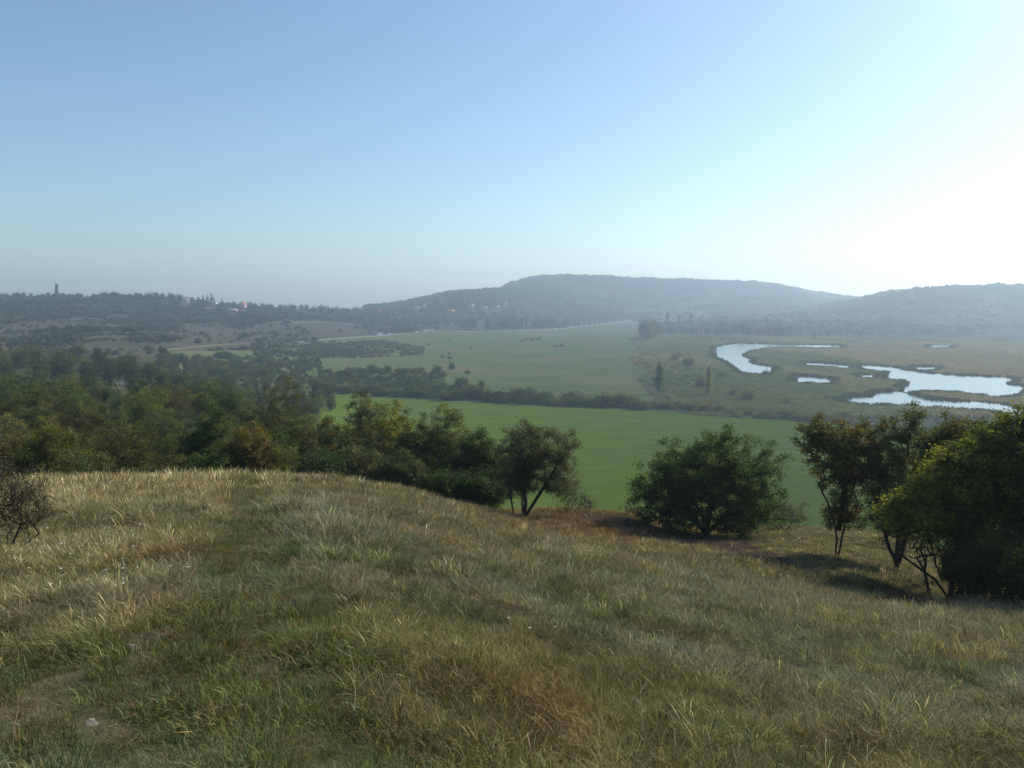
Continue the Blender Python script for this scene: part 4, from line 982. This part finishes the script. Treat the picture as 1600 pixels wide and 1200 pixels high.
# skyline of the left ridge
tree_px(POP, 2, 89, 460, 441.5, (.045, .065, .04), 'narrow dark tree sticking up from the left skyline', h0=16, wf=.9, Y=1390)
for i, (px, b, t) in enumerate([(310, 466, 459), (318, 468, 457), (324, 468, 455), (330, 469, 453.5), (334, 470, 458), (347, 472, 462), (309, 467, 460), (502, 478, 471), (513, 479, 471), (298, 470, 462)]):
    tree_px(CONI, i, px, b + 3, t, (.040, .060, .040), 'dark conifer by the houses on the left ridge', 'conifers by the houses on the left ridge', h0=11, wf=.75, Y=1385)
rr = np.random.default_rng(99)
sky_l = [(0, 457), (40, 456), (60, 459), (75, 456), (120, 457), (145, 458), (160, 454), (200, 457), (240, 456), (285, 457), (300, 463), (350, 470), (364, 465), (390, 470), (410, 472), (440, 474), (470, 473), (490, 474), (520, 475), (560, 479), (590, 479), (610, 476)]
sx_ = np.array(sky_l)
for i, px in enumerate(np.arange(-60, 620, 9)):
    px = px + rr.uniform(-3, 3); t = np.interp(px, sx_[:, 0], sx_[:, 1]) + rr.uniform(-1, 1.5)
    Y = rr.uniform(1330, 1420) if px < 380 else rr.uniform(1400, 1650)
    g = G(px, Y, 465); h = (EYE - float(slope(t)) * Y) - g[2]
    h = min(max(h, 4), 16); s = h / 9
    if near_house(np.array([px]), np.array([465.]), 8, 40, 40)[0]: g = G(px, 1560, 465); s *= .9
    place(FART, i, (g[0], g[1], g[2] - .5), i * 1.3, (s * 1.1 + .25, s * 1.1 + .25, s), (.050, .068, .038), 'dark tree on the left ridge skyline, ' + where(px, ['cut off by the left edge', 'around the lone narrow tree', 'between barn and conifers', 'around the white houses', 'between the white houses and the hill'], [10, 120, 280, 400]), 'trees on the skyline of the left ridge')

# ------------------------------------------------------------------ roads and tracks
M_ROAD = earth_mat('pale_road', (.36, .33, .27), (.30, .28, .24), (.40, .36, .30), .05, .4)
M_TRACK = earth_mat('pale_track', (.20, .18, .12), (.14, .135, .08), (.24, .21, .15), .05, .4)
def ribbon(name, pts, width, mat, z=.35, rise=0):
    P = np.array(pts, float); d = np.concatenate([[0], np.cumsum(np.hypot(*np.diff(P, axis=0).T))]); t = np.linspace(0, d[-1], 90)
    H = hit(np.interp(t, d, P[:, 0]), np.interp(t, d, P[:, 1])); H = H[~np.isnan(H[:, 0])]
    for _ in range(4): H[1:-1] = (H[:-2] + 2 * H[1:-1] + H[2:]) / 4
    tg = np.gradient(H[:, :2], axis=0); tg /= np.linalg.norm(tg, axis=1, keepdims=True); nrm = np.stack([-tg[:, 1], tg[:, 0]], 1)
    V = []
    for s_, dz in ((-1.25, -.6), (-1, z), (0, z + .06), (1, z), (1.25, -.6)):
        xy = H[:, :2] + nrm * s_ * width / 2; V.append(np.stack([xy[:, 0], xy[:, 1], ground(xy[:, 0], xy[:, 1]) + dz], 1))
    V = np.stack(V, 1).reshape(-1, 3); n = len(H); Q = []
    for k in range(4):
        a = np.arange(n - 1) * 5 + k; Q.append(np.stack([a, a + 1, a + 6, a + 5], 1))
    return tag(mesh_np(name, V, quads=np.concatenate(Q), mats=[mat], smooth=True), kind='structure')
ribbon('country_road', [(462, 535), (500, 531.5), (560, 527), (590, 525), (625, 522.5), (660, 520), (690, 518.5), (760, 518), (820, 517), (860, 515.5), (900, 511.5), (940, 507), (975, 502), (1000, 500)], 6.5, M_ROAD)
ribbon('dirt_track_left', [(245, 549), (262, 547), (300, 543), (345, 539), (390, 537)], 3.2, M_TRACK)
ribbon('dirt_track_hillside', [(430, 505), (480, 504), (510, 503.5), (535, 506), (560, 509)], 7, M_TRACK)
ribbon('marsh_track', [(1060, 586), (1075, 585), (1092, 586.5)], 5, M_TRACK)

# ------------------------------------------------------------------ houses
M_WALL = flat_mat('white_plaster', (.62, .59, .54), .9, (.5, .47, .42), .4); M_WALL2 = flat_mat('cream_plaster', (.50, .45, .36), .9, (.42, .38, .3), .4)
M_TILE = flat_mat('red_roof_tile', (.30, .135, .085), .85, (.22, .10, .07), .7); M_GREYR = flat_mat('grey_roof', (.16, .15, .15), .85, (.11, .1, .1), .6); M_THATCH = flat_mat('dark_roof', (.05, .045, .04), .95, (.035, .03, .03), .6)
M_GLASS = flat_mat('window_glass', (.03, .035, .04), .15, (.04, .045, .05), 1, .6); M_WOODD = flat_mat('door_wood', (.09, .055, .03), .7)
def box_arrays(x0, x1, y0, y1, z0, z1):
    V = [(x0, y0, z0), (x1, y0, z0), (x1, y1, z0), (x0, y1, z0), (x0, y0, z1), (x1, y0, z1), (x1, y1, z1), (x0, y1, z1)]
    return V, [(0, 3, 2, 1), (4, 5, 6, 7), (0, 1, 5, 4), (1, 2, 6, 5), (2, 3, 7, 6), (3, 0, 4, 7)]
def boxo(name, b, mat, parent):
    V, Q = box_arrays(*b); return mesh_np(name, V, quads=Q, mats=[mat], parent=parent)
def house(px, py, L, W, H, RH, rz, wall, roof, label, gable_front=False, name='house'):
    loc = at_px(px, py)
    r = empty(name, (loc[0], loc[1], loc[2] - .4), radians(rz)); tag(r, label, 'house')
    l, w_ = L / 2, W / 2
    V = [(-l, -w_, 0), (l, -w_, 0), (l, w_, 0), (-l, w_, 0), (-l, -w_, H), (l, -w_, H), (l, w_, H), (-l, w_, H), (-l, 0, H + RH), (l, 0, H + RH)]
    mesh_np('wall', V, quads=[(0, 1, 5, 4), (2, 3, 7, 6), (0, 3, 2, 1)], tris=[(1, 2, 6), (1, 6, 5), (5, 6, 9), (3, 0, 4), (3, 4, 7), (7, 4, 8)], mats=[wall], parent=r)
    o = .5; dz = RH * o / w_; t = .25
    V = []
    for zz in (0.03, t):
        V += [(-l - o, -w_ - o, H - dz + zz), (l + o, -w_ - o, H - dz + zz), (l + o, 0, H + RH + zz), (-l - o, 0, H + RH + zz), (l + o, w_ + o, H - dz + zz), (-l - o, w_ + o, H - dz + zz)]
    rf = mesh_np('roof', V, quads=[(6, 7, 8, 9), (9, 8, 10, 11), (3, 2, 1, 0), (5, 4, 2, 3), (0, 1, 7, 6), (4, 5, 11, 10), (1, 2, 8, 7), (2, 4, 10, 8), (3, 0, 6, 9), (5, 3, 9, 11)], mats=[roof], parent=r)
    boxo('chimney', (l * .4, l * .4 + .7, -.35, .35, H + RH - .5, H + RH + 1.0), wall, rf)
    n = max(2, int(L / 3))
    for i in range(n):
        x = -l + L * (i + .5) / n
        if i == n // 2: boxo('door', (x - .5, x + .5, -w_ - .06, -w_ + .05, 0, 2.1), M_WOODD, r)
        else:
            f = boxo('window', (x - .6, x + .6, -w_ - .07, -w_ + .05, 1.0, 2.3), M_WALL, r); boxo('pane', (x - .5, x + .5, -w_ - .09, -w_ - .071, 1.1, 2.2), M_GLASS, f)
    for sx in (-1, 1):
        X0, X1 = (l - .05, l + .07) if sx > 0 else (-l - .07, -l + .05)
        f = boxo('window', (X0, X1, -.6, .6, 1.1, 2.4), M_WALL, r)
        boxo('pane', ((l + .071, l + .09, -.5, .5, 1.2, 2.3) if sx > 0 else (-l - .09, -l - .071, -.5, .5, 1.2, 2.3)), M_GLASS, f)
    return r
HS = [(290, 473, 10, 8, 3, 4.5, 55, M_WALL, M_GREYR, 'house with a steep pale gable left of the conifers on the ridge'),
      (330, 478, 19, 9, 4, 4, -5, M_WALL, M_GREYR, 'long white house with grey roof below the conifers'),
      (362, 487, 17, 7, 3, 1.2, -12, M_WALL2, M_WALL2, 'low pale flat roofed building between the white houses'),
      (379, 482, 10, 9, 5, 5.5, 75, M_WALL, M_TILE, 'tall white gabled house with red roof on the left ridge'),
      (463, 479, 12, 9, 3, 4.5, 10, M_WALL2, M_TILE, 'house with orange red roof amid trees on the ridge'),
      (498, 484, 8, 7, 3, 3, 30, M_WALL, M_TILE, 'small white house with red roof right of the orange roofed one'),
      (592, 493, 17, 11, 4, 6, 15, M_WALL2, M_TILE, 'large orange roofed house at the foot of the hill'),
      (614, 492, 15, 9, 3, 4.5, -10, M_WALL2, M_TILE, 'wide red roofed house right of the large orange one'),
      (651, 484, 9, 8, 4, 3, 20, M_WALL, M_TILE, 'small pale house on the lower hill left of the village'),
      (662, 481, 8, 8, 4, 3, -20, M_WALL, M_GREYR, 'small white house with grey roof on the lower hill'),
      (705, 490, 14, 9, 3, 4, 5, M_WALL2, M_TILE, 'red roofed house low in the hillside village'),
      (737, 480, 9, 7, 4, 3, 35, M_WALL, M_TILE, 'white walled house in the middle of the hillside village'),
      (757, 484, 10, 8, 3, 4, -15, M_WALL2, M_TILE, 'red roofed house left of the orange one on the hill'),
      (776, 484, 13, 9, 3, 4, 0, M_WALL2, M_TILE, 'orange roofed house highest in the hillside village'),
      (789, 480, 6, 6, 9, 3, 10, M_WALL, M_GREYR, 'tall narrow white house in the hillside village'),
      (810, 490, 11, 8, 3, 3, 20, M_WALL, M_GREYR, 'pale house at the right end of the hillside village'),
      (136, 461, 22, 11, 3, 7, 8, M_WALL2, M_THATCH, 'dark steep roofed barn on the left skyline')]
for a in HS: house(*a)

# ------------------------------------------------------------------ white vans and cars on the road
M_WHITE = flat_mat('white_paint', (.80, .80, .80), .3, (.74, .74, .74), 2, .6); M_TYRE = flat_mat('tyre', (.02, .02, .02), .9)
def van(px, py, rz, label, L=5.2, H=2.3, name='parked_van', cat='van', car=False):
    loc = at_px(px, py); r = empty(name, (loc[0], loc[1], loc[2] + .42), radians(rz), 1.2); tag(r, label, cat, 'vehicles on the far road')
    if car: prof = [(-2.1, .3), (2.1, .3), (2.15, .75), (1.9, .9), (1.1, 1.0), (.5, 1.45), (-1.0, 1.5), (-1.8, 1.0), (-2.15, .95)]
    else: prof = [(-L / 2, .35), (L / 2, .35), (L / 2 + .05, .9), (L / 2 - .15, 1.15), (L / 2 - .8, 1.35), (L / 2 - 1.4, H - .1), (L / 2 - 1.7, H), (-L / 2 + .15, H), (-L / 2, H - .2)]
    n = len(prof); V = []; 
    for sy, ins in ((-1, .0), (1, .0)):
        for x, z in prof: V.append((x, sy * (.95 - .12 * max(0, z - 1.0)), z))
    me = bpy.data.meshes.new('body'); me.from_pydata(V, [], [list(range(n - 1, -1, -1))[::-1], list(range(n, 2 * n))[::-1]] + [(k, k + n, (k + 1) % n + n, (k + 1) % n) for k in range(n)])
    me.materials.append(M_WHITE); b = bpy.data.objects.new('body', me); COL.objects.link(b); b.parent = r
    zt = 1.42 if car else H - .25; zb = 1.0 if car else 1.3
    for sy in (-1, 1):
        y0, y1 = (.955, .985) if sy > 0 else (-.985, -.955)
        boxo('window', ((-1.2, .5) if car else (L / 2 - 2.4, L / 2 - 1.45)) + (y0 - .05 * sy, y1 - .05 * sy, zb, zt - .1), M_GLASS, r)
        for x in ((-1.35, 1.35) if car else (-L / 2 + .9, L / 2 - .9)):
            A = np.array([[x, sy * .78, .33]]); B = np.array([[x, sy * 1.0, .33]])
            Vw, Qw = tubes(A, B, [.33], [.33], 12); Vw = np.vstack([Vw, A, B]); tr = [(12 * 0 + (k + 1) % 12, k, 24) for k in range(12)] + [(12 + k, 12 + (k + 1) % 12, 25) for k in range(12)]
            mesh_np('wheel', Vw, quads=Qw, tris=tr, mats=[M_TYRE], parent=r)
    return r
van(595, 524.5, 10, 'largest white van at the left end of the row of vehicles', 6.5, 2.9)
van(608.5, 523.6, 8, 'small white car just right of the largest van', car=True, name='parked_car', cat='car')
van(653, 520.8, 30, 'lone white van between the two groups of vehicles', 5, 2.2)
van(665, 519.6, 12, 'left one of the three white vans standing close together', 5.4, 2.3)
van(671, 519.3, 12, 'middle one of the three white vans standing close together', 5.4, 2.3)
van(677, 519.0, 12, 'right one of the three white vans standing close together', 5.4, 2.3)
van(869, 514.6, 20, 'white car on the far road before the dark tree row', car=True, name='parked_car', cat='car')
van(891, 512.2, 20, 'smallest white car farther along the road to the right', car=True, name='parked_car', cat='car')

# ------------------------------------------------------------------ small things in the meadow
M_ROCK = flat_mat('limestone', (.21, .18, .15), .95, (.11, .09, .075), 14); M_MOUND = flat_mat('bare_earth', (.075, .052, .040), 1, (.05, .035, .027), 12)
M_PETAL = flat_mat('white_petal', (.75, .74, .68), .8, (.66, .66, .6), 30); M_STALK = flat_mat('dry_stalk', (.035, .022, .02), .9); M_STRAWM = flat_mat('straw', (.5, .44, .3), .8, (.38, .32, .2), 20)
def rock(px, py, w_, hgt, mat, label, seed, name='stone', cat='stone'):
    rr = np.random.default_rng(seed); loc = at_px(px, py)
    nu, nv = 14, 7; V = []
    for j in range(nv + 1):
        for i in range(nu):
            a = 2 * pi * i / nu; ph = pi / 2 * (1 - j / nv)
            q = 1 + .28 * (vnoise(np.cos(a) * 2 + seed, np.sin(a) * 2 + j * .5, seed) - .5) * 2
            V.append((cos(a) * cos(ph) * w_ / 2 * q, sin(a) * cos(ph) * w_ * .4 * q, sin(ph) * hgt * q - .03))
    Q = [(j * nu + i, j * nu + (i + 1) % nu, (j + 1) * nu + (i + 1) % nu, (j + 1) * nu + i) for j in range(nv) for i in range(nu)]
    Q = [tuple(reversed(q)) for q in Q]
    o = mesh_np(name, V, quads=Q, mats=[mat], smooth=False); o.location = loc; o.rotation_euler = (.05, .1, rr.uniform(0, 3))
    tag(o, label, cat)
rock(142, 1132, .13, .03, M_ROCK, 'flat pinkish stone in the trodden grass at the lower left', 1)
rock(305, 1121, .065, .04, M_ROCK, 'small stone right of the flat pinkish one', 2)
rock(205, 1012, .09, .05, M_ROCK, 'grey stone on the bare patch left of the footpath', 3)
rock(245, 992, .15, .03, M_ROCK, 'thin pale slab showing at the top of the bare patch', 4)
rock(262, 1020, .07, .03, M_ROCK, 'low stone right of the grey stone on the bare patch', 5)
rock(112, 1162, .07, .02, M_ROCK, 'pale stone half buried nearest to the lower left corner', 6)
rock(440, 946, .22, .025, M_MOUND, 'reddish bare soil patch on the footpath', 7, 'earth_mound', 'earth mound')
rock(1235, 882, .55, .13, M_MOUND, 'dark earth hump at the lower end of the rut', 8, 'earth_mound', 'earth mound')
rock(1000, 808, 1.0, .22, M_MOUND, 'dark earth bank left of the round tree', 9, 'earth_mound', 'earth mound')
# white flowers
def flower_mesh():
    n = 8; V = [(0, 0, .30)]; F_ = []
    for k in range(n):
        a = 2 * pi * k / n; b = a + .28
        i = len(V); V += [(cos(a - .28) * .007, sin(a - .28) * .007, .302), (cos(a - .2) * .018, sin(a - .2) * .018, .308), (cos(a + .2) * .018, sin(a + .2) * .018, .308), (cos(b) * .007, sin(b) * .007, .302)]
        F_ += [(0, i, i + 3), (i, i + 1, i + 2), (i, i + 2, i + 3)]
    sv, sq = tubes([(0, 0, -.02)], [(0, 0, .30)], [.0015], [.001], 4)
    return V, F_, sv, sq
V_, F_, sv, sq = flower_mesh()
fl0 = empty('white_flower', (0, 0, -500)); a = mesh_np('petals', V_, tris=F_, mats=[M_PETAL], parent=fl0); b = mesh_np('stem', sv, quads=sq, mats=[bpy.data.materials['dry_stalk']], parent=fl0)
KIDS[fl0.name] = [a, b]; tag(fl0, 'x', 'flower')
rr = np.random.default_rng(5); fl = []
for cx_, cy_, sx2, sy2, n in [(225, 840, 55, 16, 22), (110, 880, 75, 32, 30), (190, 895, 50, 26, 12), (60, 905, 40, 24, 8), (280, 810, 90, 25, 10)]:
    fl += [(cx_ + rr.normal() * sx2, cy_ + rr.normal() * sy2) for _ in range(n)]
special = [(195, 941, .75, 'white flower standing alone left of the footpath'), (384, 871, .6, 'white flower alone on the footpath edge'), (800, 994, .6, 'left of the three white flowers in the middle meadow'), (826, 994, .55, 'middle of the three white flowers in the middle meadow'), (874, 998, .65, 'right of the three white flowers in the middle meadow')]
for i, (px, py, s, lab) in enumerate([(p[0], p[1], rr.uniform(.35, .6), None) for p in fl if -20 < p[0] < 470 and 770 < p[1] < 950] + special):
    loc = at_px(px, py + 14)
    tilt = fl0 if i == 0 else None
    args = (loc, rr.uniform(0, 6.28), s)
    if i == 0:
        fl0.location = loc; fl0.scale = (s,) * 3; o = fl0
    else: o = copy_thing(fl0, loc, args[1], s, None, None, None)
    o.scale = (s * 1.15, s * 1.15, rr.uniform(.55, .85))
    o.rotation_euler = (rr.uniform(.0, .35), rr.uniform(-.2, .2), args[1])
    o['label'] = lab or 'small white flower scattered in the dry grass on the left of the meadow'
    if lab is None: o['group'] = 'white flowers in the left of the meadow'
    elif 'group' in o.keys(): del o['group']
# dead dark stalk and pale bent stalks
def stalk(px, py, h, label, mat, seed, r=.004, br=4, name='dry_stalk'):
    loc = at_px(px, py); rr = np.random.default_rng(seed); A = []; B = []; ra = []; rb = []
    p = np.array([0, 0, -.02]); d = np.array([rr.normal(0, .12), rr.normal(0, .1), 1.])
    for k in range(6):
        q = p + d * h / 6; A.append(p); B.append(q); ra.append(r * (1 - k / 7)); rb.append(r * (1 - (k + 1) / 7))
        if k > 1:
            for _ in range(br // 2):
                e_ = q + np.array([rr.normal(0, .12), rr.normal(0, .12), rr.uniform(.04, .14)]) * h; A.append(q); B.append(e_); ra.append(r * .5); rb.append(r * .2)
        p = q; d = d + np.array([rr.normal(0, .12), rr.normal(0, .1), 0])
    V, Q = tubes(A, B, ra, rb, 5); o = mesh_np(name, V, quads=Q, mats=[mat]); o.location = loc; tag(o, label, 'dry stalk')
stalk(641, 908, .42, 'thin dark dead stalk sticking up in the middle of the meadow', M_STALK, 1)
stalk(596, 1000, .30, 'pale dry stalk with seed head left of the middle of the meadow', M_STRAWM, 2, .003, 3)
stalk(430, 1150, .45, 'pale bent straw stalk near the trodden path', M_STRAWM, 3, .003, 0)
stalk(555, 1120, .42, 'long straw stalk right of the bent one', M_STRAWM, 4, .003, 2)
stalk(1262, 1040, .40, 'brown upright dead stalk in the right meadow', M_STALK, 5, .003, 3)
stalk(1005, 1160, .35, 'pale straw stalk in the lower right meadow', M_STRAWM, 6, .003, 2)

# ------------------------------------------------------------------ haze
def build_haze():
    m = bpy.data.materials.new('haze_air'); m.use_nodes = True; n = m.node_tree; n.nodes.clear()
    out = nd(n, 'ShaderNodeOutputMaterial'); v = nd(n, 'ShaderNodeVolumePrincipled')
    v.inputs['Color'].default_value = (*HAZE_COL, 1); v.inputs['Density'].default_value = HAZE; v.inputs['Anisotropy'].default_value = .52
    n.links.new(v.outputs[0], out.inputs['Volume'])
    V, Q = box_arrays(-3950, 3950, -3950, 3950, -3.2, 175)
    tag(mesh_np('haze', V, quads=Q, mats=[m]), kind='stuff')
build_haze()
